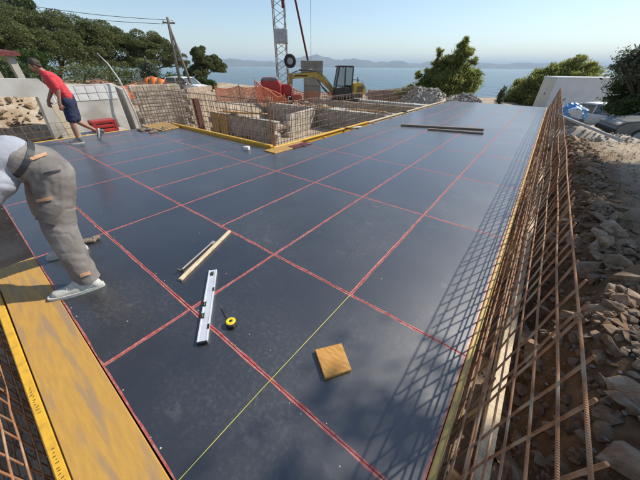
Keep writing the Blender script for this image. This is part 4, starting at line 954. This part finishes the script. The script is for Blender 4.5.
tree('pine_tree', 'wide wind bent pine rising behind the white cabin', 'tree', gpos(530, 105, D), px_blobs([(512, 98, 10, 7), (528, 89, 12, 8), (546, 80, 13, 8), (563, 73, 12, 7), (578, 69, 10, 6, .8), (555, 92, 22, 10, 1), (588, 72, 7, 4, 1), (579, 59, 5, 3), (506, 104, 8, 6), (540, 71, 5, 3), (520, 83, 5, 4), (556, 66, 5, 3), (592, 64, 4, 2), (570, 62, 5, 4), (535, 96, 16, 8), (576, 80, 14, 8)], D), 42000, .11, 'pine_leaf', .16, 3.0, .2, seed=72, up=.7, shell=.3)
for k, (a, zz) in enumerate(((500, 96), )):
    tree('bush', 'dry yellowish shrub before the wind bent pine', 'bush', gpos(501, 104, 27), px_blobs([(501, 96, 3, 8)], 27), 500, .13, 'olive_leaf', .03, 2.2, .3, seed=73)
D = 20
tree('tree', 'dark leafy tree beside the white cabin over the parked car', 'tree', gpos(636, 116, D), px_blobs([(628, 97, 11, 9), (642, 86, 14, 12), (650, 104, 18, 10), (620, 104, 8, 7), (655, 70, 12, 12)], D), 15000, .11, 'dark_leaf', .1, 1.5, .2, seed=74)
tree('olive_tree', 'pale silvery tree leaning out above the dark tree', 'tree', gpos(652, 112, 19), px_blobs([(630, 62, 8, 8), (620, 66, 5, 4), (640, 54, 8, 7), (650, 66, 12, 12), (644, 76, 8, 5)], 19), 5200, .1, 'olive_leaf', .08, 1.7, .26, seed=75, shell=.3)
tree('bush', 'green bush beneath the dark tree at the roadside', 'bush', gpos(634, 116, 18.5), px_blobs([(630, 110, 10, 6), (645, 108, 12, 8)], 18.5), 3500, .1, 'bush_leaf', .05, 1.5, .25, seed=76)
# shade trees beside the deck whose shadow falls on the near boards and the bank
def shade_tree(cx, cy, cz, r, base, seed, n, lab, clump=.2):
    bl = [((cx, cy, cz), r, r, r*.7)]; rr = random.Random(seed)
    for k in range(5): a = k*1.26+rr.random(); bl.append(((cx+math.cos(a)*r*.75, cy+math.sin(a)*r*.75, cz+rr.uniform(-.4, .5)), r*.55, r*.55, r*.42))
    tree('shade_tree', lab, 'tree', (base[0], base[1], gz(*base)), bl, n, .11, 'oak_leaf', .12, 1.5, clump, 'trees along the bank', seed=seed, shell=.25)
shade_tree(2.72, 5.1, 4.9, .6, (3.9, 4.4), 81, 560, 'slender leafy tree on the bank beside the near end of the deck', .5)
shade_tree(4.75, 9.7, 5.2, 1.25, (6.2, 9.4), 82, 16000, 'taller leafy tree on the bank further along the right side')
shade_tree(5.5, 13.2, 5.8, 1.5, (7.2, 13.0), 83, 16000, 'tallest leafy tree on the bank near the parked cars')
shade_tree(4.15, 5.6, 4.5, 1.1, (5.2, 5.0), 84, 12000, 'leafy tree on the bank level with the photographer')

# ================================================================== SITE MACHINES
def loc_thing(name, px, dist, label, cat, fwd_px=None, rz=0.0, dz=0.0):
    p = at_d(px, 95, dist); return thing(name, (p.x, p.y, gz(p.x, p.y)+dz), label, cat, rz=rz)
# ---- mini excavator, boom towards the crane
ex = loc_thing('excavator', 345, 21.2, 'yellow mini excavator with black cab and raised boom beside the pit', 'excavator', rz=math.atan2(-.61, -.79)+R(6), dz=.03); ex.scale = (1.0, 1.0, 1.0)
for s_ in (-1, 1):
    b = MB(); prof = []; 
    for k in range(24):
        a = 2*math.pi*k/24; prof.append(((1.0 if math.cos(a) > 0 else -1.0)*.72+math.cos(a)*.26, math.sin(a)*.26+.28))
    poly = [(x, s_*.78-.19, z) for x, z in prof]; b.prism(poly, (0, .38, 0)); tk = b.build('track', 'black_rubber', ex)
    for k in range(26):
        u = (k+.5)/26; b2 = None
    b = MB()
    for k in range(14):
        x = -.85+k*.131
        for z in (.005, .555): b.box((x, s_*.78, z), (.05, .4, .04))
    stuff(b.build('grouser', 'black_rubber', tk))
    for k in range(5): b = MB(); b.cyl((-.72+k*.36, s_*.985, .24), (0, 1, 0), .13 if k in (0, 4) else .085, .03, 14); b.build('roller', 'dark_steel', tk)
b = MB(); b.box((0, 0, .42), (1.1, 1.2, .3), bev=.04); b.cyl((0, 0, .62), (0, 0, 1), .45, .14, 24); b.build('undercarriage', 'dark_steel', ex)
b = MB(); b.box((1.25, 0, .3), (.1, 1.9, .36), bev=.03); b.box((1.0, .4, .3), (.55, .1, .1)); b.box((1.0, -.4, .3), (.55, .1, .1)); b.build('dozer_blade', 'dig_yellow', ex)
b = MB(); b.box((-.1, 0, .78), (2.0, 1.7, .22), bev=.05); b.build('platform', 'dark_steel', ex)
b = MB(); n = 14; poly = [(-.35, -.85, .85), (-.35, -.85, 1.5), (-.75, -.85, 1.58), (-1.1, -.85, 1.5), (-1.28, -.85, 1.25), (-1.3, -.85, .95), (-1.2, -.85, .82)]
b.prism(poly, (0, 1.7, 0)); o = b.build('engine_cover', 'dig_yellow', ex); bm = bmesh.new(); bm.from_mesh(o.data); bmesh.ops.bevel(bm, geom=list(bm.edges), offset=.07, segments=3, affect='EDGES'); bm.to_mesh(o.data); bm.free()
b = MB()
for k in range(5): b.box((-.85, -.862 if 0 else .862, 1.05+k*.07), (.4, .02, .03))
b.build('vent_grille', 'black_paint', ex)
# cab on the left hand side (towards the viewer): frame posts, panes, roof
cab = bpy.data.objects.new('cab', None)
cy0, cy1 = -.05, .83; fx, bx = .82, -.28; z0, z1 = .88, 2.45
b = MB()
def post(a, c, r=.05): b.tube([a, c], r, 6, smooth=False)
for y in (cy0, cy1):
    post((fx, y, z0), (fx-.02, y, z0+.55)); post((fx-.02, y, z0+.55), (fx-.2, y, z1)); post((bx, y, z0), (bx-.02, y, z1)); post((.22, y, z0), (.2, y, z1), .04); post((fx, y, z0+.5), (bx, y, z0+.5), .03)
b.box(((fx+bx)/2, (cy0+cy1)/2, z0+.12), (fx-bx, cy1-cy0, .5), bev=.04); b.box(((fx+bx)/2-.05, (cy0+cy1)/2, z1+.02), (fx-bx+.02, cy1-cy0+.08, .11), bev=.04); cabm = b.build('cab', 'black_paint', ex)
for (x0, x1, y, za, zb) in ((.78, .26, cy1, z0+.45, z1-.06), (.16, -.24, cy1, z0+.55, z1-.06), (.78, .26, cy0, z0+.45, z1-.06), (.16, -.24, cy0, z0+.55, z1-.06)):
    b = MB(); b.hexa([(x0, y-.006, za), (x1, y-.006, za), (x1, y+.006, za), (x0, y+.006, za), (x0-(.16 if x0 > .5 else 0), y-.006, zb), (x1, y-.006, zb), (x1, y+.006, zb), (x0-(.16 if x0 > .5 else 0), y+.006, zb)]); b.build('window_pane', 'cab_glass', cabm)
b = MB(); b.hexa([(fx-.01, cy0+.04, z0+.4), (fx-.01, cy1-.04, z0+.4), (fx, cy1-.04, z0+.4), (fx, cy0+.04, z0+.4), (fx-.2, cy0+.04, z1-.05), (fx-.2, cy1-.04, z1-.05), (fx-.19, cy1-.04, z1-.05), (fx-.19, cy0+.04, z1-.05)]); b.build('windscreen', 'cab_glass', cabm)
b = MB(); b.box((.1, .38, 1.35), (.4, .45, .12), bev=.04); b.box((-.1, .38, 1.65), (.1, .42, .6), bev=.04); b.build('operator_seat', 'black_rubber', cabm)
# boom, arm, rams, bucket
def arm_prism(poly, y, w_, m, name, parent=ex):
    q = MB(); q.prism([(x, y-w_/2, z) for x, z in poly], (0, w_, 0)); return q.build(name, m, parent)
by = -.3
boom = arm_prism([(.7, 1.05), (.92, .88), (1.75, 1.6), (2.15, 1.84), (3.75, 1.74), (3.82, 1.97), (2.2, 2.2), (1.75, 2.1), (1.4, 1.78)], by, .3, 'dig_yellow', 'boom')
q = MB(); q.box((3.1, by+.154, 1.93), (.9, .004, .09)); q.build('lettering_strip', 'black_paint', boom)
arm_prism([(3.62, 2.1), (3.92, 2.05), (4.07, 1.0), (4.02, .65), (3.85, .65), (3.74, 1.1)], by, .18, 'dig_yellow', 'stick_arm')
q = MB(); q.tube([(1.1, by, .8), (1.6, by, 1.25)], .06, 8); q.tube([(1.6, by, 1.25), (1.95, by, 1.72)], .035, 8); q.build('boom_ram', 'dark_steel', ex)
q = MB(); q.tube([(.85, by+.17, 1.2), (1.4, by+.18, 1.85), (2.1, by+.17, 2.2), (3.0, by+.17, 2.1), (3.6, by+.17, 2.06)], .022, 6); q.build('hydraulic_hose', 'black_rubber', ex)
q = MB(); q.tube([(-.3, .84, 1.5), (-.35, .84, 1.75), (-1.0, .84, 1.7), (-1.05, .84, 1.45)], .018, 6); q.build('hand_rail', 'black_paint', ex)
q = MB(); q.cyl((-.95, -.4, 1.66), (0, 0, 1), .05, .4, 10); q.build('exhaust_pipe', 'dark_steel', ex)
q = MB(); q.tube([(2.3, by, 2.28), (3.2, by, 2.24)], .055, 8); q.tube([(3.2, by, 2.24), (3.7, by, 2.08)], .03, 8); q.build('arm_ram', 'dark_steel', ex)
bk = []
for k in range(9): a = R(200-k*25); bk.append((4.0+.36*math.cos(a), .42+.36*math.sin(a)))
arm_prism(bk+[(4.2, .7)], by, .55, 'dark_steel', 'bucket')

# ---- tower of a self-erecting crane
D = 22.0; cr = loc_thing('crane', 284, D, 'lattice crane mast with grey cabinet, spare wheel and red base', 'crane', rz=R(38))
w2 = .36; HT = 15.0; zb = .2
for sx in (-1, 1):
    for sy in (-1, 1): b = MB(); b.tube([(sx*w2, sy*w2, zb), (sx*w2, sy*w2, HT)], .038, 6); b.build('mast_leg', 'galv', cr)
b = MB(); k = 0; z = zb
while z < HT-.5:
    for (ax_, ay_), (bx_, by_) in (((-1, -1), (1, -1)), ((1, -1), (1, 1)), ((1, 1), (-1, 1)), ((-1, 1), (-1, -1))):
        p, q = (ax_*w2, ay_*w2), (bx_*w2, by_*w2)
        if k % 2: p, q = q, p
        b.tube([(p[0], p[1], z), (q[0], q[1], z+.42)], .018, 5)
    z += .42; k += 1
stuff(b.build('lattice_brace', 'galv', cr))
b = MB(); b.box((.1, -w2-.08, at_d(286, 37, D).z-cr.location.z), (.85, .5, .75), bev=.03); b.build('control_cabinet', 'galv', cr)
b = MB(); b.tube([(w2-.05, -w2, 5.2), (w2-.05, -w2-.02, HT)], .09, 6); b.build('counter_jib', 'dark_red', cr)
wz = at_d(276, 61, D).z-cr.location.z
camdir = Vector((-cr.location.x, -cr.location.y, 0)).normalized(); rl = Matrix.Rotation(-cr.rotation_euler[2], 3, 'Z'); cdl = rl @ camdir; sdl = cdl.cross(Vector((0, 0, 1)))
wc = cdl*.55 - sdl*.55 + Vector((0, 0, wz))
b = MB(); b.lathe(wc, cdl, [(.2, -.1), (.33, -.12), (.4, -.08), (.41, 0), (.4, .08), (.33, .12), (.2, .1)], 26); wt = b.build('spare_wheel', 'black_rubber', cr); b = MB(); b.lathe(wc, cdl, [(.005, .05), (.1, .07), (.13, .04), (.2, .08), (.22, .1), (.22, -.1), (.005, -.1)], 22); b.build('rim', 'galv', wt)
b = MB(); b.tube([wc-cdl*.1, wc-cdl*.5], .04, 6); b.build('wheel_bracket', 'dark_steel', cr)
b = MB(); b.box((0, 0, .28), (2.6, .5, .35), bev=.03); b.box((0, 0, .29), (.5, 2.6, .34), bev=.03); b.cyl((0, 0, .55), (0, 0, 1), .7, .3, 20); b.box((.2, -.9, .8), (.9, .8, .7), bev=.04); b.build('base_frame', 'red_paint', cr)
b = MB(); b.box((-.6, -1.1, .85), (.5, .6, .75), bev=.03); b.build('winch_box', 'white_paint', cr)
for sx, sy in ((1.3, 0), (-1.3, 0), (0, 1.3), (0, -1.3)): b = MB(); b.box((sx, sy, .02), (.4, .4, .14)); b.cyl((sx, sy, .2), (0, 0, 1), .06, .3, 10); b.build('outrigger_foot', 'dark_steel', cr)
# ballast stack and the red-brown strut rising from it
D2 = 25.0; bp_ = at_d(312, 70, D2); bg_ = gz(bp_.x, bp_.y)
bs = thing('ballast_stack', (bp_.x, bp_.y, bg_), 'stack of grey green concrete ballast blocks beside the crane mast', 'ballast', rz=R(38)); ztop = at_d(312, 60.5, D2).z-bg_; nb_ = 5
for k in range(nb_): b = MB(); hb = ztop/nb_; b.box((random.uniform(-.03, .03), 0, hb*(k+.5)), (1.75 if k > 2 else 1.4, 1.0, hb-.02), bev=.03); b.build('ballast_block', 'ballast', bs)
s0 = at_d(308.5, 62, D2-.3); s1 = at_d(295.5, 0, D2-.3); dd = s1-s0; b = MB(); b.tube([s0-Vector((0, 0, .1)), s0+dd*2.6], .075, 8); o = b.build('crane_strut', 'dark_red'); tag(o, 'dark red steel strut slanting up from the ballast stack', 'strut')
c0 = at_d(311, 62, D2+.1); b = MB(); b.tube([c0-Vector((0, 0, .15)), c0+Vector((0, 0, 11))], .013, 5); o = b.build('crane_cable', 'dark_steel'); tag(o, 'thin vertical steel cable above the ballast stack', 'cable')
# red compressor
cp = loc_thing('compressor', 272, 20.5, 'red site compressor with dark hood left of the crane mast', 'compressor', rz=R(38))
zt_ = at_d(272, 77, 20.5).z-cp.location.z; b = MB(); poly = [(-.62, -.5, .3), (.62, -.5, .3), (.66, -.5, zt_*.7), (.45, -.5, zt_*.93), (.2, -.5, zt_), (-.45, -.5, zt_), (-.62, -.5, zt_*.85)]; b.prism(poly, (0, 1.0, 0)); o = b.build('hood', 'red_paint', cp); bm = bmesh.new(); bm.from_mesh(o.data); bmesh.ops.bevel(bm, geom=list(bm.edges), offset=.06, segments=2, affect='EDGES'); bm.to_mesh(o.data); bm.free()
b = MB(); b.box((0, 0, zt_-.12), (1.0, 1.04, .2), bev=.04); b.build('top_cover', 'grey_paint', cp)
for s_ in (-1, 1): b = MB(); b.lathe((0, s_*.56, .24), (0, s_, 0), [(.005, .06), (.14, .06), (.16, .09), (.23, .08), (.25, 0), (.23, -.08), (.12, -.09)], 18); b.build('wheel', 'black_rubber', cp)
b = MB(); b.tube([(.6, 0, .3), (1.3, 0, .3)], .04, 6); b.build('tow_bar', 'dark_steel', cp)

# ---- orange safety netting
def net(label, pxs, ytop, ybot, dist, sag=.08, seed=0, step=.1, H=1.2):
    rr = random.Random(seed); pts = [at_d(px, 95, d) for px, d in pxs]; P = []
    for i in range(len(pts)-1):
        n = max(2, int((pts[i+1]-pts[i]).length/step))
        for k in range(n): P.append((pts[i].lerp(pts[i+1], k/n), k/n))
    P.append((pts[-1], 0.0)); N = len(P); rows = 12
    t = thing('safety_net', (pts[0].x, pts[0].y, gz(pts[0].x, pts[0].y)), label, 'safety net'); o0 = t.location
    G = []
    for p, u in P:
        g = gz(p.x, p.y); s_ = -sag*math.sin(u*math.pi)+.05*noise.noise(Vector((p.x, p.y, seed))); bul = .09*noise.noise(Vector((p.x*1.7, p.y*1.7, seed+4)))
        G.append([Vector((p.x+bul*r_/rows, p.y+bul, g+.06+(H+s_)*r_/rows))-o0 for r_ in range(rows+1)])
    b = MB()
    for i in range(N):
        b.tube(G[i][::2]+[G[i][-1]] if rows % 2 else G[i][::2], 0.02, 4, cap=False)
    for r_ in range(rows+1): b.tube([G[i][r_] for i in range(N)], .026 if r_ in (0, rows) else .02, 4, cap=False)
    stuff(b.build('netting', 'orange_net', t))
    for p in pts: g = gz(p.x, p.y); b = MB(); b.tube([Vector((p.x, p.y, g-.2))-o0, Vector((p.x, p.y, g+H+.2))-o0], .02, 6); b.build('net_post', 'rust', t)
    return t
net('orange safety net running past the compressor to the crane', [(216, 23), (240, 21), (262, 19.6), (288, 19.8)], 80, 98, 20, seed=1, H=.85)
net('orange safety net hanging behind the excavator boom', [(292, 20.5), (312, 20.8), (330, 21.0), (348, 21.6)], 80, 98, 20, seed=2, H=1.35)
net('orange safety net along the left side above the pale concrete wall', [(58, 18), (84, 18.5), (112, 19), (140, 20)], 74, 84, 18, seed=3, H=.95)
net('orange safety net hanging in front of the red compressor', [(256, 19.2), (270, 18.9), (284, 19.0)], 80, 98, 20, seed=6, step=.09)
pe = at_d(98, 84, 21); pile('orange brown earth heap behind the left safety net', pe.x, pe.y, 2.6, 1.6, 1.15, 60, STN, (.12, .35), 'earth')
pe = at_d(138, 84, 22); pile('brown earth heap beside the orange tarpaulin', pe.x, pe.y, 2.0, 1.4, 1.0, 50, STN, (.12, .35), 'earth')
# orange tarpaulin over hoops
ot = loc_thing('tarpaulin_shelter', 160, 25, 'orange tarpaulin stretched over dark hoops at the left', 'shelter', rz=R(35)); b = MB(); b2 = []
for i, x in enumerate((-.75, -.25, .25, .75)):
    hp = [(x, math.cos(a)*.7, .15+math.sin(a)*(1.25-.12*abs(i-1))) for a in [math.pi*k/12 for k in range(13)]]; b2.append(hp); q = MB(); q.tube(hp, .045, 6); q.build('hoop', 'black_paint', ot)
for i in range(3): b.add([Vector(p)*1.0+Vector((0, 0, .03)) for p in b2[i]]+[Vector(p)+Vector((0, 0, .03)) for p in b2[i+1]], [(k, k+1, 13+k+1, 13+k) for k in range(12)], 0, True)
o = b.build('sheet', 'orange_paint', ot); sm = o.modifiers.new('t', 'SOLIDIFY'); sm.thickness = .012

# ---- cars
def car(label, loc, rz, paint, scale=1.0, group=None, van=False):
    t = thing('parked_car', loc, label, 'car', group, rz); L, Wd = 4.1*scale, 1.68*scale; h = 1.45*scale; hw = Wd/2
    def side(poly, y0, y1, m, name, parent=t, bev=0.0):
        q = MB(); q.prism([(x*scale, y0, z*scale) for x, z in poly], (0, y1-y0, 0)); o = q.build(name, m, parent)
        if bev: bm = bmesh.new(); bm.from_mesh(o.data); bmesh.ops.bevel(bm, geom=list(bm.edges), offset=bev, segments=2, affect='EDGES'); bm.to_mesh(o.data); bm.free()
        return o
    body = side([(2.0, .32), (2.05, .6), (1.85, .78), (1.0, .9), (-1.9, .92), (-2.03, .7), (-2.0, .32)], -hw, hw, paint, 'body', bev=.06*scale)
    rf = [(1.0, .88), (.35, 1.38), (-1.3, 1.42), (-1.75, .9)]
    side([(.93, .9), (.33, 1.34), (-1.28, 1.37), (-1.68, .92)], -hw*.86, hw*.86, 'glass', 'window_glass', bev=.03*scale)
    side([(.42, 1.36), (.3, 1.43), (-1.2, 1.46), (-1.36, 1.38)], -hw*.88, hw*.88, paint, 'roof', bev=.03*scale)
    for s_ in (-1, 1):
        for (a, c) in (((1.02, .88), (.36, 1.38)), ((-.35, .9), (-.38, 1.4)), ((-1.74, .9), (-1.3, 1.4))):
            q = MB(); q.tube([(a[0]*scale, s_*hw*.9, a[1]*scale), (c[0]*scale, s_*hw*.86, c[1]*scale)], .045*scale, 6); q.build('pillar', paint, t)
        for x in (1.25, -1.25):
            q = MB(); q.lathe((x*scale, s_*(hw-.08), .3*scale), (0, s_, 0), [(.18*scale, .1), (.27*scale, .1), (.3*scale, .05), (.3*scale, -.1), (.1, -.1)], 20); wh = q.build('wheel', 'black_rubber', t)
            q = MB(); q.lathe((x*scale, s_*(hw-.08), .3*scale), (0, s_, 0), [(.005, .09), (.06, .1), (.15*scale, .085), (.19*scale, .105)], 16); q.build('rim', 'galv', wh)
        q = MB(); q.box((1.93*scale, s_*hw*.72, .66*scale), (.14, .3*scale, .14*scale), bev=.03); q.build('headlight', 'white_foam', t)
        q = MB(); q.box((-1.97*scale, s_*hw*.8, .74*scale), (.1, .2*scale, .18*scale), bev=.03); q.build('tail_light', 'red_paint', t)
        q = MB(); q.box((.75*scale, s_*(hw+.08), .95*scale), (.12, .16, .11), bev=.03); q.build('wing_mirror', paint, t)
    q = MB(); q.box((2.03*scale, 0, .42*scale), (.1, Wd*.96, .16*scale), bev=.03); q.build('bumper', 'black_rubber', t)
    q = MB(); q.box((-2.03*scale, 0, .42*scale), (.1, Wd*.96, .16*scale), bev=.03); q.build('bumper', 'black_rubber', t)
    return t
p = gpos(186, 86, 30); car('white parked car behind the left block walls at the foot of the pole', p+Vector((0, 0, .12)), R(25), 'white_paint')
p = gpos(604, 122, 23.5); car('old white car with dark windows parked before the white cabin', p+Vector((0, 0, .02)), R(-38), 'white_paint', .95)
p = gpos(672, 130, 17.5); car('grey car parked under the dark tree at the roadside', p+Vector((0, 0, .02)), R(-165), 'grey_paint')
# ---- utility pole with two legs and wires
D = 29; pt = at_d(168.5, 22, D); pl = gpos(180, 86, D); pr = gpos(194, 86, D)
up_ = thing('utility_pole', pl, 'two legged wooden utility pole carrying wires at the edge of the wood', 'utility pole')
b = MB(); b.tube([Vector((0, 0, -.4)), pt-pl+Vector((0, 0, .3))], [.14, .09], 9); b.build('pole', 'pole_wood', up_); b = MB(); b.tube([pr-pl-Vector((0, 0, .4)), pt-pl-Vector((0, 0, .35))], [.13, .08], 9); b.build('brace_leg', 'pole_wood', up_)
b = MB(); b.box(pt-pl+Vector((0, 0, -.05)), (.9, .1, .1), Matrix.Rotation(R(60), 3, 'Z')); b.build('crossarm', 'pole_wood', up_)
for s_ in (-.35, .35): b = MB(); q = pt-pl+Vector((s_*.5, s_*.87, .08)); b.lathe(q, (0, 0, 1), [(.02, -.08), (.045, -.03), (.03, 0), (.04, .03), (.02, .07)], 10); b.build('insulator', 'white_paint', up_)
for k, (q1, off, lab) in enumerate(((at_d(-60, -10, 30), .35, 'upper overhead wire running left from the utility pole'), (at_d(-60, -3, 30), -.35, 'lower overhead wire running left from the utility pole'))):
    a = pt+Vector((off*.5, off*.87, .12-.25*k)); pts_ = []
    for i in range(17): u = i/16; p = a.lerp(q1, u); p.z -= .25*math.sin(u*math.pi); pts_.append(p)
    b = MB(); b.tube(pts_, .016, 5); o = b.build('overhead_wire', 'black_paint'); tag(o, lab, 'wire')
# ---- shed corner at the far left
D = 15.5; sp = at_d(22, 80, D); st_ = at_d(11, 56, D); g = gz(sp.x, sp.y)
sh_ = thing('shed', (sp.x, sp.y, g), 'open shed with grey post and dark red roof edge at the left', 'shed', rz=R(8))
zt_ = st_.z-g
for dy in (0, -2.4):
    for dx in (0, -2.2): b = MB(); b.box((dx, dy, zt_/2), (.2, .2, zt_), bev=.01); b.build('post', 'concrete', sh_)
b = MB(); b.prism([(.25, .25, zt_), (.25, .25, zt_+.12), (-2.5, .25, zt_+.3), (-2.5, .25, zt_+.18)], (0, -2.9, 0)); b.build('roof', 'dark_red', sh_)
# ---- low pinkish stone wall near the shore
a = at_d(368, 99, 25.5); c = at_d(414, 99, 27.5); L = (c-a).length; g = gz(a.x, a.y)
sw = thing('stone_wall', (a.x, a.y, g), 'low pinkish stone wall behind the excavator before the sea', 'wall', rz=math.atan2((c-a).y, (c-a).x)); b = MB(); b.box((0, 0, 0), (.44, .4, .23), bev=.03); me = b.mesh('wall_stone'); me.materials.append(MATS['pink_stone'])
for r_ in range(4):
    for i in range(int(L/.46)): o = link('wall_stone', me, sw, (i*.46+.23*(r_ % 2), random.uniform(-.02, .02), .12+r_*.235)); o.rotation_euler[2] = random.uniform(-.05, .05)
b = MB(); b.box((L/2, 0, .45), (L-.3, .32, .9)); b.build('mortar', 'concrete', sw)

# ================================================================== RIGHT: cabin, tarp, pipe
A_ = gpos(533, 100, 31.5); B_ = gpos(548, 100, 29.2); C_ = gpos(618, 100, 31.0); u = (C_-B_); u.z = 0; Lc = u.length; u.normalize(); v_ = Vector((-u.y, u.x, 0)); 
if v_.dot(A_-B_) < 0: v_ = -v_
Wc = max(1.9, (A_-B_).dot(v_)); gzb = min(A_.z, B_.z, C_.z); Hc = at_d(553, 77.5, 29.2).z-gzb
cb = thing('site_cabin', (B_.x, B_.y, gzb), 'white box shaped site cabin with cream end wall before the wind bent pine', 'cabin', rz=math.atan2(u.y, u.x))
b = MB(); b.box((Lc/2, Wc/2, Hc/2+.06), (Lc, Wc, Hc-.16), bev=.02); b.build('wall', 'cabin_white', cb)
b = MB(); b.box((-.012, Wc/2, Hc/2+.06), (.03, Wc-.08, Hc-.24)); ew = b.build('end_panel', 'cabin_cream', cb); b = MB(); b.box((-.04, Wc*.42, Hc*.62), (.03, .07, .16)); b.build('handle', 'black_paint', ew)
b = MB(); b.box((Lc/2, Wc/2, Hc+.0), (Lc+.1, Wc+.1, .1), bev=.02); b.build('roof', 'cabin_white', cb); b = MB(); b.box((Lc/2, Wc/2, .0), (Lc-.1, Wc-.1, .2)); b.build('skid', 'dark_steel', cb)
b = MB(); 
for (x, z, dx, dz) in ((.62, .0, .1, .26), (.78, .02, .12, -.22), (.95, -.02, .16, .1), (1.1, .02, -.1, -.14)): b.tube([(x, -.012, Hc*.52+z), (x+dx, -.012, Hc*.52+z+dz)], .016, 5)
b.build('painted_mark', 'black_paint', cb)
def lump(name, c, rx, ry, rz_, m, label, cat, seed, m2=None):
    bm = bmesh.new(); bmesh.ops.create_icosphere(bm, subdivisions=4, radius=1)
    for v in bm.verts:
        q = v.co.copy(); k = 1+.22*noise.noise(q*1.6+Vector((seed, 0, 0)))-.34*abs(noise.noise(q*2.6+Vector((0, seed, 0))))-.16*abs(noise.noise(q*6+Vector((0, seed, 2)))); v.co = Vector((q.x*rx*k, q.y*ry*k, max(-.25, q.z)*rz_*k))
    me = bpy.data.meshes.new(name); bm.to_mesh(me); bm.free(); me.materials.append(MATS[m])
    if m2:
        me.materials.append(MATS[m2])
        for p_ in me.polygons:
            if noise.noise(Vector(p_.center)*2.2+Vector((seed, 3, 0))) > .12: p_.material_index = 1
    o = link(name, me, None, c); return tag(o, label, cat)
g = gpos(571, 112, 22); lump('tarpaulin_bundle', g+Vector((0, 0, .85)), .8, .55, .6, 'tarp_blue', 'crumpled blue and white tarpaulin bundle piled before the cabin', 'tarpaulin', 4, 'tarp_white')
b = MB(); b.box((0, 0, .35), (1.3, .9, .7), bev=.05); o = b.build('tool_chest', 'grey_paint'); o.location = g; o.rotation_euler[2] = R(-30); tag(o, 'grey chest under the blue tarpaulin bundle', 'chest')
q0 = on_z(622, 141, -.2); q1 = at_d(557, 114, 15.8); b = MB(); b.tube([q0, q1], .045, 8); o = b.build('pipe', 'pvc'); tag(o, 'pale plastic pipe slanting over the sandy bank', 'pipe')
b = MB(); b.tube([Vector((q1.x, q1.y, gz(q1.x, q1.y)-.2)), Vector((q1.x, q1.y, q1.z+.05))], .03, 6); o = b.build('stake', 'old_wood'); tag(o, 'short wooden stake holding up the pale pipe', 'stake')
p6 = at_d(582, 126, 14.5); pile('sandy spoil heap with dry debris before the parked white car', p6.x, p6.y, 1.7, .8, .42, 40, STG, (.08, .22))
p7 = at_d(622, 128, 15.0); pile('low sandy heap beside the pale pipe', p7.x, p7.y, 1.3, .7, .32, 26, STG, (.08, .2))

# dry grass tufts on the bank
b = MB()
for k in range(260):
    y = random.uniform(3, 17); x = 1.15+random.random()**2*2.5
    for j in range(7):
        a = random.uniform(0, 6.3); h_ = random.uniform(.06, .2); p = Vector((x+random.uniform(-.05, .05), y+random.uniform(-.05, .05), gz(x, y)-.01)); tip = p+Vector((math.cos(a)*h_*.6, math.sin(a)*h_*.6, h_)); s_ = Vector((-math.sin(a), math.cos(a), 0))*.004
        b.add([p-s_, p+s_, tip], [(0, 1, 2)])
o = stuff(b.build('dry_grass', 'grass_dry')); o['label'] = 'dry grass tufts along the edge of the bank'; o['category'] = 'grass'

# ================================================================== HAZE
hm = bpy.data.materials.new('haze'); hm.use_nodes = True; n_ = hm.node_tree.nodes; n_.clear(); vo = n_.new('ShaderNodeVolumePrincipled'); vo.inputs['Color'].default_value = (.66, .84, 1.0, 1); vo.inputs['Density'].default_value = 1.0e-4; vo.inputs['Anisotropy'].default_value = 0.0
oo = n_.new('ShaderNodeOutputMaterial'); hm.node_tree.links.new(vo.outputs[0], oo.inputs['Volume']); MATS['haze'] = hm
b = MB(); b.box((0, 20000, (SEA_Z-10+430)/2), (92000, 52000, 430-(SEA_Z-10))); stuff(b.build('haze', 'haze'))
